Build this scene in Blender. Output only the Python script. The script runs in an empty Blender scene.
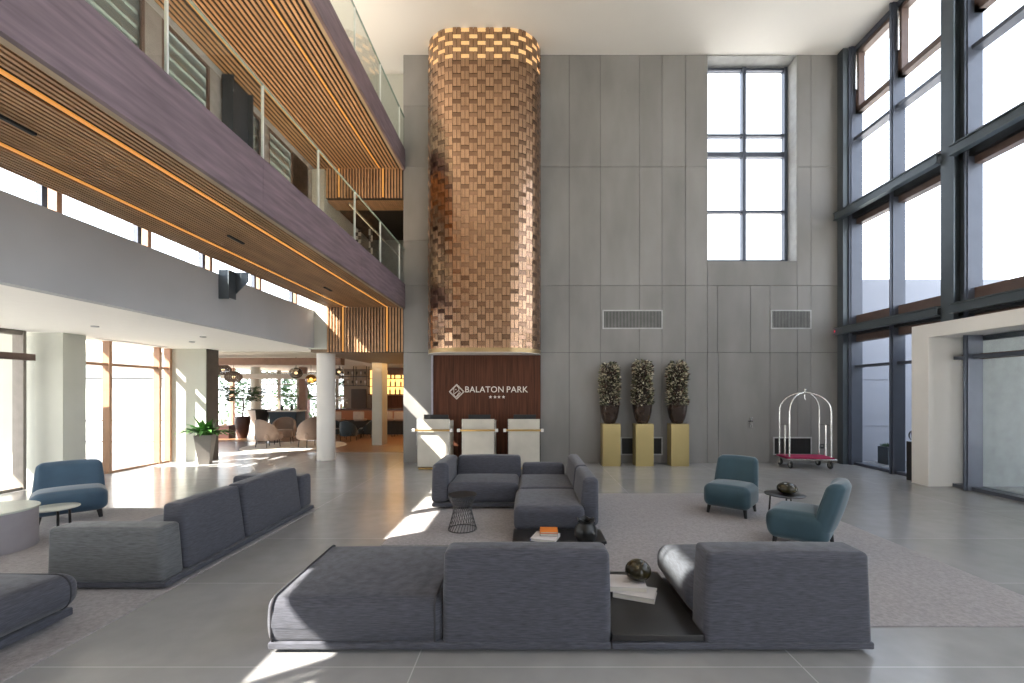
import bpy, math, random
from mathutils import Vector, Matrix
random.seed(7)
C = bpy.context.scene
COL = C.collection
PI = math.pi
# ---------------------------------------------------------------- camera, sky, sun, exposure
H, F, CX, CY = 1.75, 440.0, 528.0, 393.0        # eye height, focal length and vanishing point in pixels (1024 x 683)
cd = bpy.data.cameras.new('camera'); cam = bpy.data.objects.new('camera', cd); COL.objects.link(cam)
cam.location = (0, 0, H); cam.rotation_euler = (PI/2, 0, 0)
cd.sensor_width = 36; cd.lens = F/1024*36
cd.shift_x = (512-CX)/1024; cd.shift_y = (CY-341.5)/1024
cd.clip_start = 0.05; cd.clip_end = 300
C.camera = cam
C.view_settings.view_transform = 'Standard'; C.view_settings.look = 'None'
C.view_settings.gamma = 1; C.view_settings.use_curve_mapping = False
C.view_settings.exposure = 0.12
w = bpy.data.worlds.new('sky'); C.world = w; w.use_nodes = True
nt = w.node_tree; bg = nt.nodes['Background']
tc = nt.nodes.new('ShaderNodeTexCoord'); sp = nt.nodes.new('ShaderNodeSeparateXYZ'); cr = nt.nodes.new('ShaderNodeValToRGB')
nt.links.new(tc.outputs['Generated'], sp.inputs[0]); nt.links.new(sp.outputs['Z'], cr.inputs[0]); nt.links.new(cr.outputs[0], bg.inputs[0])
cr.color_ramp.elements[0].color = (.94, .97, 1, 1); cr.color_ramp.elements[0].position = 0.0
cr.color_ramp.elements[1].color = (.72, .83, 1.0, 1); cr.color_ramp.elements[1].position = 0.8
bg.inputs[1].default_value = 3.9
sd = bpy.data.lights.new('sun', 'SUN'); sun = bpy.data.objects.new('sun', sd); COL.objects.link(sun)
SUN = Vector((1, .65, -1.049)).normalized()
sun.rotation_euler = SUN.to_track_quat('-Z', 'Y').to_euler(); sun.location = (-20, -10, 20)
sd.energy = 30; sd.angle = 0.009; sd.color = (1, .93, .82)
def lamp(name, loc, rot, sx, sy, e, col):
    l = bpy.data.lights.new(name, 'AREA'); l.shape = 'RECTANGLE'; l.size = sx; l.size_y = sy; l.energy = e; l.color = col
    o = bpy.data.objects.new(name, l); o.location = loc; o.rotation_euler = rot; COL.objects.link(o)
lamp('upper_gallery_fill_light', (-4.2, 3, 7.95), (PI, 0, 0), 1.6, 15, 330, (1, .86, .70))  # added area light without a fixture, washes the hall ceiling warm
lamp('bar_downlight', (-4.6, 16.5, 2.75), (0, 0, 0), 2.2, 4.5, 75, (1, .55, .22))
lamp('lower_gallery_fill_light', (-4.2, 3, 4.60), (PI, 0, 0), 1.6, 15, 230, (1, .74, .46))  # added area light without a fixture, warms the upper gallery underside
def portal(name, loc, rot, sx, sy):
    l = bpy.data.lights.new(name, 'AREA'); l.shape = 'RECTANGLE'; l.size = sx; l.size_y = sy
    l.cycles.is_portal = True
    o = bpy.data.objects.new(name, l); o.location = loc; o.rotation_euler = rot; COL.objects.link(o)
portal('portal_right', (8.3, 3, 5.1), (0, PI/2, 0), 10.2, 16.2)
portal('portal_rear', (5.6, -5.45, 3.15), (PI/2, 0, 0), 5.2, 6.3)
portal('portal_back', (5.65, 11.7, 7.6), (-PI/2, 0, 0), 2.3, 5.2)
portal('portal_left', (-9.5, 3, 1.45), (0, -PI/2, 0), 2.9, 16)
C.cycles.use_denoising = True
C.cycles.max_bounces = 9; C.cycles.diffuse_bounces = 5; C.cycles.glossy_bounces = 4; C.cycles.transparent_max_bounces = 16
C.cycles.sample_clamp_indirect = 6; C.cycles.caustics_reflective = False; C.cycles.caustics_refractive = False
C.cycles.use_adaptive_sampling = True; C.cycles.adaptive_threshold = 0.02

# ---------------------------------------------------------------- materials
MATS = {}
def mat(name, col, rough=.5, metal=0, var=.12, scale=6, stretch=(1, 1, 1), bump=0, bscale=40, bstretch=(1, 1, 1), sheen=0, spec=None, island=0, col2=None, coat=0):
    if name in MATS: return MATS[name]
    m = bpy.data.materials.new(name); m.use_nodes = True; n = m.node_tree.nodes; L = m.node_tree.links
    p = n['Principled BSDF']
    p.inputs['Roughness'].default_value = rough; p.inputs['Metallic'].default_value = metal
    if spec is not None: p.inputs['Specular IOR Level'].default_value = spec
    if coat: p.inputs['Coat Weight'].default_value = coat
    if sheen:
        p.inputs['Sheen Weight'].default_value = sheen; p.inputs['Sheen Roughness'].default_value = .4
    t = n.new('ShaderNodeTexCoord'); mp = n.new('ShaderNodeMapping'); mp.inputs['Scale'].default_value = stretch
    nz = n.new('ShaderNodeTexNoise'); nz.inputs['Scale'].default_value = scale; nz.inputs['Detail'].default_value = 5
    L.new(t.outputs['Object'], mp.inputs[0]); L.new(mp.outputs[0], nz.inputs['Vector'])
    r = n.new('ShaderNodeValToRGB'); L.new(nz.outputs['Fac'], r.inputs[0])
    lo = [max(0, c*(1-var)) for c in col]; hi = [min(1, c*(1+var)) for c in (col2 or col)]
    r.color_ramp.elements[0].color = (*lo, 1); r.color_ramp.elements[0].position = .3
    r.color_ramp.elements[1].color = (*hi, 1); r.color_ramp.elements[1].position = .7
    out = r.outputs[0]
    if island:
        g = n.new('ShaderNodeNewGeometry'); mr = n.new('ShaderNodeMapRange')
        mr.inputs['To Min'].default_value = 1-island; mr.inputs['To Max'].default_value = 1+island
        L.new(g.outputs['Random Per Island'], mr.inputs[0])
        hv = n.new('ShaderNodeHueSaturation'); L.new(out, hv.inputs['Color']); L.new(mr.outputs[0], hv.inputs['Value']); out = hv.outputs[0]
    L.new(out, p.inputs['Base Color'])
    if bump:
        m2 = n.new('ShaderNodeMapping'); m2.inputs['Scale'].default_value = bstretch; L.new(t.outputs['Object'], m2.inputs[0])
        b = n.new('ShaderNodeTexNoise'); b.inputs['Scale'].default_value = bscale; b.inputs['Detail'].default_value = 3; L.new(m2.outputs[0], b.inputs['Vector'])
        bn = n.new('ShaderNodeBump'); bn.inputs['Strength'].default_value = bump; bn.inputs['Distance'].default_value = .01
        L.new(b.outputs['Fac'], bn.inputs['Height']); L.new(bn.outputs[0], p.inputs['Normal'])
    MATS[name] = m; return m
def emit(name, col, s):
    if name in MATS: return MATS[name]
    m = bpy.data.materials.new(name); m.use_nodes = True; p = m.node_tree.nodes['Principled BSDF']
    p.inputs['Base Color'].default_value = (*[c*.15 for c in col], 1); p.inputs['Emission Color'].default_value = (*col, 1); p.inputs['Emission Strength'].default_value = s
    MATS[name] = m; return m
def glass(name, tint=(.94, .97, .95), ior=1.35, rough=0.0):
    if name in MATS: return MATS[name]
    m = bpy.data.materials.new(name); m.use_nodes = True; n = m.node_tree.nodes; L = m.node_tree.links
    n.remove(n['Principled BSDF']); o = n['Material Output']
    t = n.new('ShaderNodeBsdfTransparent'); t.inputs[0].default_value = (*tint, 1)
    g = n.new('ShaderNodeBsdfGlossy'); g.inputs['Roughness'].default_value = rough
    f0 = ((ior-1)/(ior+1))**2                       # Schlick reflectance, the same from both sides of the pane
    lw = n.new('ShaderNodeLayerWeight'); lw.inputs[0].default_value = .5
    pw = n.new('ShaderNodeMath'); pw.operation = 'POWER'; pw.inputs[1].default_value = 5; L.new(lw.outputs['Facing'], pw.inputs[0])
    f = n.new('ShaderNodeMath'); f.operation = 'MULTIPLY_ADD'; f.inputs[1].default_value = 1-f0; f.inputs[2].default_value = f0; L.new(pw.outputs[0], f.inputs[0])
    mx = n.new('ShaderNodeMixShader'); L.new(f.outputs[0], mx.inputs[0]); L.new(t.outputs[0], mx.inputs[1]); L.new(g.outputs[0], mx.inputs[2]); L.new(mx.outputs[0], o.inputs[0])
    MATS[name] = m; return m
def floor_mat():
    m = mat('floor_tile', (.325, .325, .325), .21, 0, .10, .55, (1, .8, 1), bump=.03, bscale=9, spec=.5)
    n = m.node_tree.nodes; L = m.node_tree.links; p = n['Principled BSDF']
    src = p.inputs['Base Color'].links[0].from_socket
    t = n.new('ShaderNodeTexCoord'); mp = n.new('ShaderNodeMapping'); mp.inputs['Location'].default_value = (.727, -2.81, 0)
    L.new(t.outputs['Object'], mp.inputs[0])
    b = n.new('ShaderNodeTexBrick'); b.offset = 0; b.squash = 1
    b.inputs['Scale'].default_value = 1; b.inputs['Brick Width'].default_value = 2.48; b.inputs['Row Height'].default_value = 1.24
    b.inputs['Mortar Size'].default_value = .004; b.inputs['Mortar Smooth'].default_value = 0; b.inputs['Bias'].default_value = 0
    b.inputs['Color1'].default_value = (.94, .94, .94, 1); b.inputs['Color2'].default_value = (1.05, 1.05, 1.06, 1); b.inputs['Mortar'].default_value = (1.5, 1.5, 1.5, 1)
    L.new(mp.outputs[0], b.inputs['Vector'])
    n2 = n.new('ShaderNodeTexNoise'); n2.inputs['Scale'].default_value = 5; n2.inputs['Detail'].default_value = 8; L.new(t.outputs['Object'], n2.inputs['Vector'])
    mr = n.new('ShaderNodeMapRange'); mr.inputs['To Min'].default_value = .86; mr.inputs['To Max'].default_value = 1.14; L.new(n2.outputs['Fac'], mr.inputs[0])
    mu = n.new('ShaderNodeMix'); mu.data_type = 'RGBA'; mu.blend_type = 'MULTIPLY'; mu.inputs[0].default_value = 1
    L.new(src, mu.inputs[6]); L.new(b.outputs['Color'], mu.inputs[7])
    m3 = n.new('ShaderNodeMix'); m3.data_type = 'RGBA'; m3.blend_type = 'MULTIPLY'; m3.inputs[0].default_value = 1
    L.new(mu.outputs[2], m3.inputs[6]); L.new(mr.outputs[0], m3.inputs[7]); L.new(m3.outputs[2], p.inputs['Base Color'])
    return m
FLOOR = floor_mat()
PLASTER = mat('white_plaster', (.78, .76, .72), .8, var=.03, scale=1.5)
CEIL = mat('ceiling_plaster', (.80, .77, .72), .9, var=.02, scale=.6)
BANDM = mat('grey_plaster', (.42, .43, .44), .75, var=.06, scale=.8)
PANEL = mat('concrete_panel', (.226, .218, .209), .55, var=.16, scale=1.3, stretch=(1, 1, .35), bump=.04, bscale=20, island=.05)
GAP = mat('dark_gap', (.04, .04, .04), .9)
PIERM = mat('pale_grey_concrete', (.54, .55, .49), .7, var=.06, scale=1.2)
PURPLE = mat('stained_oak_fascia', (.165, .118, .135), .5, var=.32, scale=2.2, stretch=(4, .8, 9), bump=.05, bscale=30, bstretch=(1, .2, 6))
SLAT = mat('oak_slat', (.50, .29, .15), .5, var=.15, scale=8, stretch=(1, .2, 1), island=.1)
TAN = mat('oak_edge', (.42, .32, .21), .5, var=.1, scale=8, stretch=(1, .2, 1))
DARKWOOD = mat('walnut_panel', (.085, .030, .015), .6, spec=.2, var=.45, scale=2.2, stretch=(14, 1, .5), bump=.03)
STEEL = mat('grey_green_steel', (.085, .105, .12), .42, .3, var=.06, scale=4)
MULL = mat('grey_mullion', (.095, .108, .14), .38, .3, var=.05, scale=4)
DARKST = mat('black_steel', (.018, .02, .022), .45, .2, var=.1)
BROWNF = mat('brown_frame', (.13, .085, .07), .45, .1, var=.1, scale=6)
WOODF = mat('oak_frame', (.42, .24, .15), .45, var=.12, scale=5, stretch=(3, 3, .5))
GLASS = glass('window_glass', (.975, .98, .985), 1.3); RAILG = glass('balustrade_glass', (.93, .96, .945), 1.4)
LED = emit('warm_led', (1, .43, .10), .68)
FAB = mat('slate_grey_fabric', (.056, .059, .075), .9, var=.36, scale=70, stretch=(.2, .2, 2.6), bump=.18, bscale=160, bstretch=(.3, .3, 1.6), sheen=.22)
FABT = mat('grey_green_fabric', (.10, .105, .11), .9, var=.32, scale=70, stretch=(.2, .2, 2.6), bump=.18, bscale=160, bstretch=(.3, .3, 1.6), sheen=.22)
PIPE = mat('dark_piping', (.03, .03, .036), .8)
FEET = mat('black_feet', (.012, .012, .013), .6)
RUG = mat('mottled_wool_rug', (.285, .268, .272), .95, var=.13, scale=34, bump=.35, bscale=160, sheen=.1, col2=(.31, .292, .295))
RUG.node_tree.nodes['Noise Texture'].inputs['Detail'].default_value = 12
TEAL = mat('teal_velvet', (.024, .062, .084), .75, var=.12, scale=5, sheen=.4, bump=.04, bscale=60)
BLUE = mat('blue_velvet', (.045, .092, .145), .75, var=.12, scale=5, sheen=.4, bump=.04, bscale=60)
BLACKT = mat('black_lacquer', (.020, .019, .019), .30, var=.1)
PAPER = mat('book_cover_pale', (.62, .60, .60), .6, var=.04)
PAGES = mat('book_pages', (.7, .68, .62), .8, var=.08, scale=60, stretch=(.05, .05, 3))
ORANGE = mat('book_cover_orange', (.75, .22, .03), .5, var=.05)
NAVY = mat('book_spine_navy', (.04, .06, .25), .5)
GREYB = mat('book_grey', (.25, .25, .27), .6)
EGG = mat('smoked_olive_glass', (.030, .025, .010), .14, var=.5, scale=4)
VASE = mat('black_glazed_ceramic', (.010, .011, .011), .32, var=.3)
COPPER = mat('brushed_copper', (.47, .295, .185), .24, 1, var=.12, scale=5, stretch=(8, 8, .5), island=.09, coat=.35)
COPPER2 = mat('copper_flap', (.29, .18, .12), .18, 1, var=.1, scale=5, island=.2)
COPBACK = mat('bronze_backing', (.07, .04, .025), .5, .6, var=.2)
DESKM = mat('cream_stone', (.52, .49, .42), .45, var=.10, scale=2.5)
BRASS = mat('brass', (.62, .42, .16), .28, 1, var=.1)
GOLD = mat('gold_painted_metal', (.36, .28, .115), .42, .45, var=.06, scale=1)
BRONZE = mat('bronze_bowl', (.055, .035, .025), .22, .5, var=.3, coat=.4)
CHROME = mat('satin_chrome', (.75, .74, .70), .22, 1, var=.03)
PINK = mat('magenta_carpet', (.38, .02, .09), .9, var=.15, scale=30)
TIRE = mat('rubber', (.03, .03, .03), .7)
GRILL = mat('grey_grille', (.22, .22, .21), .6, .2)
GRFR = mat('grille_frame', (.42, .42, .42), .5)
BLACKG = mat('black_grille', (.015, .015, .015), .6)
LEAF = mat('leaf_green', (.07, .20, .04), .45, var=.3, scale=8, island=.4)
LEAFD = mat('leaf_dark', (.025, .075, .02), .5, var=.3, scale=8, island=.5)
SOIL = mat('soil', (.03, .02, .015), .9)
POTG = mat('taupe_pot', (.22, .20, .18), .6, var=.05)
POTB = mat('brown_pot', (.075, .035, .03), .35, var=.2)
BEIGE = mat('taupe_upholstery', (.27, .20, .165), .85, var=.08, sheen=.3)
NAVYC = mat('ink_blue_upholstery', (.015, .035, .055), .7, var=.1, sheen=.4)
WOODFL = mat('oak_floor', (.26, .14, .07), .3, var=.2, scale=2, stretch=(1, 6, 1))
LWALL = mat('lounge_wall', (.28, .23, .19), .7, var=.08)
LCEIL = mat('lounge_ceiling', (.62, .56, .48), .8, var=.04)
BEAM = mat('lounge_beam', (.24, .13, .085), .6, var=.12)
AMBER = emit('amber_shelf_glow', (1, .56, .16), 2.3)
ORNG = emit('bar_front_glow', (.8, .25, .08), .10)
CREAMR = mat('cream_rug', (.55, .52, .47), .95, var=.08)
SMOKE = glass('smoked_globe', (.45, .42, .38), 1.6)
BULB = emit('warm_bulb', (1, .72, .38), 3.5)
LETTER = mat('sign_letter', (.80, .74, .66), .5, var=.02)
FACADE = mat('grey_facade', (.32, .34, .40), .6, var=.04, scale=1)
WFACADE = mat('white_facade', (.80, .80, .80), .7, var=.02, scale=1)
PAVE = mat('pale_paving', (.62, .60, .56), .7, var=.08, scale=3)
BLIND = bpy.data.materials.new('pale_blind'); BLIND.use_nodes = True
_n = BLIND.node_tree.nodes; _t = _n.new('ShaderNodeBsdfTranslucent'); _t.inputs[0].default_value = (.30, .32, .30, 1)
_m = _n.new('ShaderNodeMixShader'); _m.inputs[0].default_value = .6; _n['Principled BSDF'].inputs['Base Color'].default_value = (.5, .53, .5, 1)
BLIND.node_tree.links.new(_n['Principled BSDF'].outputs[0], _m.inputs[1]); BLIND.node_tree.links.new(_t.outputs[0], _m.inputs[2]); BLIND.node_tree.links.new(_m.outputs[0], _n['Material Output'].inputs[0])
RED = emit('red_lamp', (1, .02, .08), 1.6)
TOPI = bpy.data.materials.new('variegated_leaf')
TOPI.use_nodes = True
_n = TOPI.node_tree.nodes; _g = _n.new('ShaderNodeNewGeometry'); _r = _n.new('ShaderNodeValToRGB'); _r.color_ramp.interpolation = 'CONSTANT'
_e = _r.color_ramp.elements; _e[0].color = (.025, .03, .012, 1); _e[1].position = .28; _e[1].color = (.10, .045, .03, 1)
for _p, _c in ((.45, (.24, .23, .13, 1)), (.58, (.66, .60, .44, 1)), (.86, (.05, .06, .025, 1))):
    _x = _r.color_ramp.elements.new(_p); _x.color = _c
TOPI.node_tree.links.new(_g.outputs['Random Per Island'], _r.inputs[0]); TOPI.node_tree.links.new(_r.outputs[0], _n['Principled BSDF'].inputs['Base Color'])
_n['Principled BSDF'].inputs['Roughness'].default_value = .5

# ---------------------------------------------------------------- mesh helpers
class MB:
    def __init__(s): s.v = []; s.f = []
    def add(s, vs, fs):
        k = len(s.v); s.v += [tuple(v) for v in vs]; s.f += [tuple(i+k for i in f) for f in fs]; return s
    def box(s, x0, x1, y0, y1, z0, z1, M=None):
        vs = [Vector((x, y, z)) for x in (x0, x1) for y in (y0, y1) for z in (z0, z1)]
        if M: vs = [M @ v for v in vs]
        return s.add(vs, [(0, 1, 3, 2), (4, 6, 7, 5), (0, 4, 5, 1), (2, 3, 7, 6), (0, 2, 6, 4), (1, 5, 7, 3)])
    def prism(s, poly, a, b, axis='z', M=None):       # poly: 2D points; extruded along axis from a to b
        def P(u, v, t):
            return Vector({'z': (u, v, t), 'y': (u, t, v), 'x': (t, u, v)}[axis])
        n = len(poly); vs = [P(u, v, a) for u, v in poly]+[P(u, v, b) for u, v in poly]
        if M: vs = [M @ v for v in vs]
        return s.add(vs, [tuple(range(n))[::-1], tuple(range(n, 2*n))]+[(i, (i+1) % n, n+(i+1) % n, n+i) for i in range(n)])
    def lathe(s, prof, seg=32, c=(0, 0, 0), a0=0, a1=2*PI, cap=True, sx=1, sy=1):
        full = abs(a1-a0-2*PI) < 1e-6; n = seg if full else seg+1; vs = []; fs = []
        for r, z in prof:
            for i in range(n):
                a = a0+(a1-a0)*i/seg; vs.append((c[0]+r*math.cos(a)*sx, c[1]+r*math.sin(a)*sy, c[2]+z))
        for j in range(len(prof)-1):
            for i in range(seg):
                i2 = (i+1) % n; fs.append((j*n+i, j*n+i2, (j+1)*n+i2, (j+1)*n+i))
        if cap and full:
            if prof[0][0] > 1e-4: fs.append(tuple(range(n))[::-1])
            if prof[-1][0] > 1e-4: fs.append(tuple((len(prof)-1)*n+i for i in range(n)))
        return s.add(vs, fs)
    def tube(s, pts, r, seg=8, closed=False):
        pts = [Vector(p) for p in pts]; n = len(pts); vs = []; fs = []; up = None
        rr = r if isinstance(r, (list, tuple)) else [r]*n
        for i, p in enumerate(pts):
            a = pts[(i-1) % n] if (closed or i > 0) else p; b = pts[(i+1) % n] if (closed or i < n-1) else p
            t = (b-a).normalized()
            if up is None: up = t.orthogonal().normalized()
            up = (up-t*up.dot(t))
            up = up.normalized() if up.length > 1e-6 else t.orthogonal().normalized()
            sd_ = t.cross(up)
            for k in range(seg):
                q = 2*PI*k/seg; vs.append(p+(up*math.cos(q)+sd_*math.sin(q))*rr[i])
        for i in range(n if closed else n-1):
            for k in range(seg):
                j = (i+1) % n; fs.append((i*seg+k, i*seg+(k+1) % seg, j*seg+(k+1) % seg, j*seg+k))
        if not closed: fs += [tuple(range(seg))[::-1], tuple((n-1)*seg+k for k in range(seg))]
        return s.add(vs, fs)
    def rbox(s, x0, x1, y0, y1, z0, z1, r=.04, puff=(0, 0, 0), warp=None, n=14):
        c = Vector(((x0+x1)/2, (y0+y1)/2, (z0+z1)/2)); h = Vector(((x1-x0)/2, (y1-y0)/2, (z1-z0)/2)); r = min(r, *h)
        def ts(hh):
            k = 5; e = [1-(r/hh)*(1-math.sin(PI/2*i/k)) if False else 1-(r/hh)*(1-i/k) for i in range(k+1)]
            inner = 1-r/hh; m = n-2*k; mid = [inner*(-1+2*(i+.5)/max(m, 1)) for i in range(max(m, 1))] if inner > .02 else [0]
            return [-x for x in e[::-1]]+mid+e
        tl = [ts(h[i]) for i in range(3)]
        for ax in range(3):
            u, v = (ax+1) % 3, (ax+2) % 3
            for sg in (-1, 1):
                vs = []; fs = []; A, B = tl[u], tl[v]
                for a in A:
                    for b in B:
                        p = Vector((0, 0, 0)); p[ax] = sg*h[ax]; p[u] = a*h[u]; p[v] = b*h[v]
                        q = Vector([max(-(h[i]-r), min(h[i]-r, p[i])) for i in range(3)]); d = p-q
                        if d.length > 1e-9: p = q+d.normalized()*r
                        pf = (1-a*a)*(1-b*b)
                        p[ax] += sg*puff[ax]*pf*(1 if (ax != 2 or sg > 0) else 0)
                        p = p+c
                        if warp: p = warp(p)
                        vs.append(p)
                m = len(B)
                for i in range(len(A)-1):
                    for j in range(m-1):
                        f = (i*m+j, (i+1)*m+j, (i+1)*m+j+1, i*m+j+1)
                        fs.append(f if sg > 0 else f[::-1])
                s.add(vs, fs)
        s.weld = True
        return s
    weld = False
    def build(s, name, m, parent=None, local=False, smooth=True, kind=None, angle=40, origin=None):
        me = bpy.data.meshes.new(name); vs = [Vector(v) for v in s.v]
        if parent is not None and not local: off = PW[parent.name]
        elif parent is None and not local:
            lo = Vector([min(v[i] for v in vs) for i in range(3)]); hi = Vector([max(v[i] for v in vs) for i in range(3)])
            off = Vector(origin) if origin else Vector(((lo.x+hi.x)/2, (lo.y+hi.y)/2, lo.z))
            if kind == 'structure' and not origin: off = Vector((0, 0, 0))
        else: off = Vector((0, 0, 0))
        me.from_pydata([v-off for v in vs], [], s.f); me.update()
        if s.weld:
            import bmesh
            b = bmesh.new(); b.from_mesh(me); bmesh.ops.remove_doubles(b, verts=b.verts, dist=.0004); bmesh.ops.recalc_face_normals(b, faces=b.faces); b.to_mesh(me); b.free()
        me.materials.append(m)
        if smooth:
            me.polygons.foreach_set('use_smooth', [True]*len(me.polygons)); me.set_sharp_from_angle(angle=math.radians(angle))
        o = bpy.data.objects.new(name, me); COL.objects.link(o)
        if parent is not None: o.parent = parent; PW[o.name] = PW.get(parent.name, Vector((0, 0, 0))) if not local else Vector((0, 0, 0))
        else: o.location = off; PW[o.name] = off
        if kind: o['kind'] = kind
        return o
PW = {}
def tag(o, label, cat, group=None):
    o['label'] = label; o['category'] = cat
    if group: o['group'] = group
    return o
def thing(name, label, cat, loc=(0, 0, 0), rz=0, group=None):
    o = bpy.data.objects.new(name, None); o.empty_display_size = .1; COL.objects.link(o)
    o.location = loc; o.rotation_euler = (0, 0, rz); PW[o.name] = Vector(loc)
    return tag(o, label, cat, group)
def struct(name, mb, m, parent=None, **k): return mb.build(name, m, parent, kind='structure' if parent is None else None, smooth=k.pop('smooth', False), **k)
def copy_tree(o, parent=None):
    c = o.copy(); COL.objects.link(c)
    if parent is not None: c.parent = parent
    for ch in list(o.children): copy_tree(ch, c)
    return c
def fl(px, py, z=0):                                     # floor (or height z) point seen at a pixel
    d = (H-z)*F/(py-CY); return Vector(((px-CX)*d/F, d, z))
def leaf(mb, p, d, ln, wd, up=None):                     # one leaf: a folded diamond with thickness given by its fold
    d = Vector(d).normalized(); up = up or Vector((random.uniform(-1, 1), random.uniform(-1, 1), random.uniform(-1, 1)))
    sd_ = d.cross(up).normalized(); nn = sd_.cross(d)
    p = Vector(p); a = p+d*ln*.5+nn*ln*.1
    mb.add([p, a+sd_*wd/2, p+d*ln, a-sd_*wd/2, p+d*ln*.5], [(0, 1, 4), (1, 2, 4), (2, 3, 4), (3, 0, 4)])

# ================================================================ THE SETTING
YB = 11.0; ZC = 10.2; XR = 8.0; XL = -5.35; XG = -9.2
struct('floor', MB().box(-14, 10.6, -6, 26, -.2, 0), FLOOR)
struct('ground', MB().box(-60, 60, -40, 70, -.35, -.21), PAVE)
struct('ceiling', MB().box(-5.6, 8.6, -5.5, 11.0, ZC, ZC+.5).box(-5.6, -3.1, 11.0, 12.2, ZC, ZC+.5), CEIL)
# back wall: concrete panels with open joints over a dark backing
def px_x(px, Y=YB): return (px-CX)*Y/F
def px_z(py, Y=YB): return H+(CY-py)*Y/F
xs = [540.5, 569.3, 600.6, 639.6, 662, 685.4, 707.3, 718.4, 751, 770, 795.5, 810.8, 838]
mb = MB(); gp = .010
bk = MB()
def panel(x0, x1, z0, z1): mb.box(x0+gp/2, x1-gp/2, YB, YB+.03, z0+gp/2, z1-gp/2)
rows = [0, px_z(352.5), px_z(285.5), px_z(167), ZC]
WX0, WX1, WZ0 = px_x(707.3), px_x(797), px_z(261)
pier = [0, px_z(352.5), px_z(285.5), px_z(241), px_z(167), px_z(106), ZC]
for a, b in zip(pier, pier[1:]): panel(-3.12, px_x(432.5), a, b)
for i in range(2, 6):
    if i > 2: pass
for a, b in zip(rows[1:], rows[2:]): panel(px_x(432.5), px_x(540.5), max(a, 2.8), b)
cu = [540.5, 569.3, 600.6, 639.6, 662, 685.4, 707.3]
for x0, x1 in zip(cu, cu[1:]):
    for a, b in zip(rows, rows[1:]): panel(px_x(x0), px_x(x1), a, b)
lowc = [707.3, 718.4, 770, 797.5, 811, 840]
for x0, x1 in zip(lowc, lowc[1:]): panel(px_x(x0), px_x(x1), 0, rows[1])
mid = [707.3, 717.5, 750.5, 770, 797.5, 811, 840]
for x0, x1 in zip(mid, mid[1:]): panel(px_x(x0), px_x(x1), rows[1], rows[2])
panel(WX0, WX1, rows[2], WZ0)
for x0, x1 in ((797, 811), (811, 840)):
    for a, b in ((rows[2], rows[3]), (rows[3], ZC)): panel(px_x(x0), px_x(x1), a, b)
wb = struct('wall_back', mb, PANEL)
bk.box(-3.10, 8.3, YB+.001, YB+.52, ZC, ZC+.4); bk.box(-3.10, WX0, YB+.031, YB+.52, 0, ZC).box(WX1, 8.3, YB+.031, YB+.52, 0, ZC).box(WX0, WX1, YB+.031, YB+.52, 0, WZ0-.01)
struct('wall_backing', bk, GAP, wb)
rv = MB().box(WX1-.02, WX1, YB+.0, YB+.5, WZ0, ZC).box(WX0, WX0+.02, YB+.03, YB+.5, WZ0, ZC).box(WX0, WX1, YB+.03, YB+.5, WZ0-.02, WZ0)
rv.box(WX0, WX1, YB+.0, YB+.52, ZC-.03, ZC)
struct('window_reveal', rv, mat('reveal_concrete', (.34, .34, .33), .6), wb)
# tall window in the back wall
def window(name, frame, pane, fm, extra=()):
    f = struct(name, frame, fm); pane.build('pane', GLASS, f, smooth=False)
    for nm, b, m in extra: b.build(nm, m, f, smooth=False)
    return f
yw = YB+.46; fr = MB()
for px in (703.5, 742.5, 784):
    x = px_x(px, yw); fr.box(x-.045, x+.045, yw-.10, yw+.05, WZ0, ZC)
for py in (71.5, 137, 156, 213, 262):
    z = px_z(py, yw); t = .10 if py == 156 else .05
    fr.box(WX0, WX1, yw-.08, yw+.04, z-t/1.6, z+t/1.6)
window('window_1', fr, MB().box(WX0, WX1, yw-.005, yw+.005, WZ0, ZC-.1), MULL)
# hidden door flush in the panelling: lever handle
dh = thing('door_handle', 'small satin lever handle on the flush grey wall door left of the luggage cart', 'door handle', (px_x(751), YB-.0, px_z(425)))
MB().box(px_x(750), px_x(752.5), YB-.012, YB, px_z(427.5), px_z(417.5)).build('plate', CHROME, dh, smooth=False)
MB().tube([(px_x(751.3), YB-.01, px_z(421)), (px_x(751.3), YB-.06, px_z(421)), (px_x(747), YB-.06, px_z(421))], .012).build('lever', DARKST, dh)
# grilles in the back wall
def grille(name, x0, x1, y0, y1, m, label, horizontal=False):
    X0, X1, Z0, Z1 = px_x(x0), px_x(x1), px_z(y1), px_z(y0)
    t = thing(name, label, 'vent', ((X0+X1)/2, YB, Z0))
    b = MB(); k = .03
    b.box(X0, X1, YB-.02, YB, Z0, Z0+k).box(X0, X1, YB-.02, YB, Z1-k, Z1).box(X0, X0+k, YB-.02, YB, Z0+k, Z1-k).box(X1-k, X1, YB-.02, YB, Z0+k, Z1-k)
    b.build('frame', GRFR, t, smooth=False)
    MB().box(X0+k, X1-k, YB-.003, YB, Z0+k, Z1-k).build('backing', BLACKG, t, smooth=False)
    b = MB(); n = int((X1-X0-2*k)/.035)
    for i in range(n):
        x = X0+k+.01+i*(X1-X0-2*k-.02)/max(n-1, 1); b.box(x-.009, x+.009, YB-.014, YB-.004, Z0+k, Z1-k)
    b.build('slats', m, t, smooth=False)
grille('wall_vent', 602.5, 662.5, 310, 329, GRILL, 'wide grey ventilation grille high above the three potted bushes')
grille('wall_vent', 770.5, 811, 310, 329, GRILL, 'short grey ventilation grille high above the luggage cart')
grille('wall_vent', 620.5, 662.5, 437, 455, BLACKG, 'low black ventilation grille behind the gold pedestals')
grille('wall_vent', 773, 811.5, 437, 455, BLACKG, 'low black ventilation grille behind the luggage cart')
so = thing('wall_socket', 'small black socket plate low on the wall behind the luggage cart', 'socket', (px_x(821.5), YB, px_z(448)))
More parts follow.
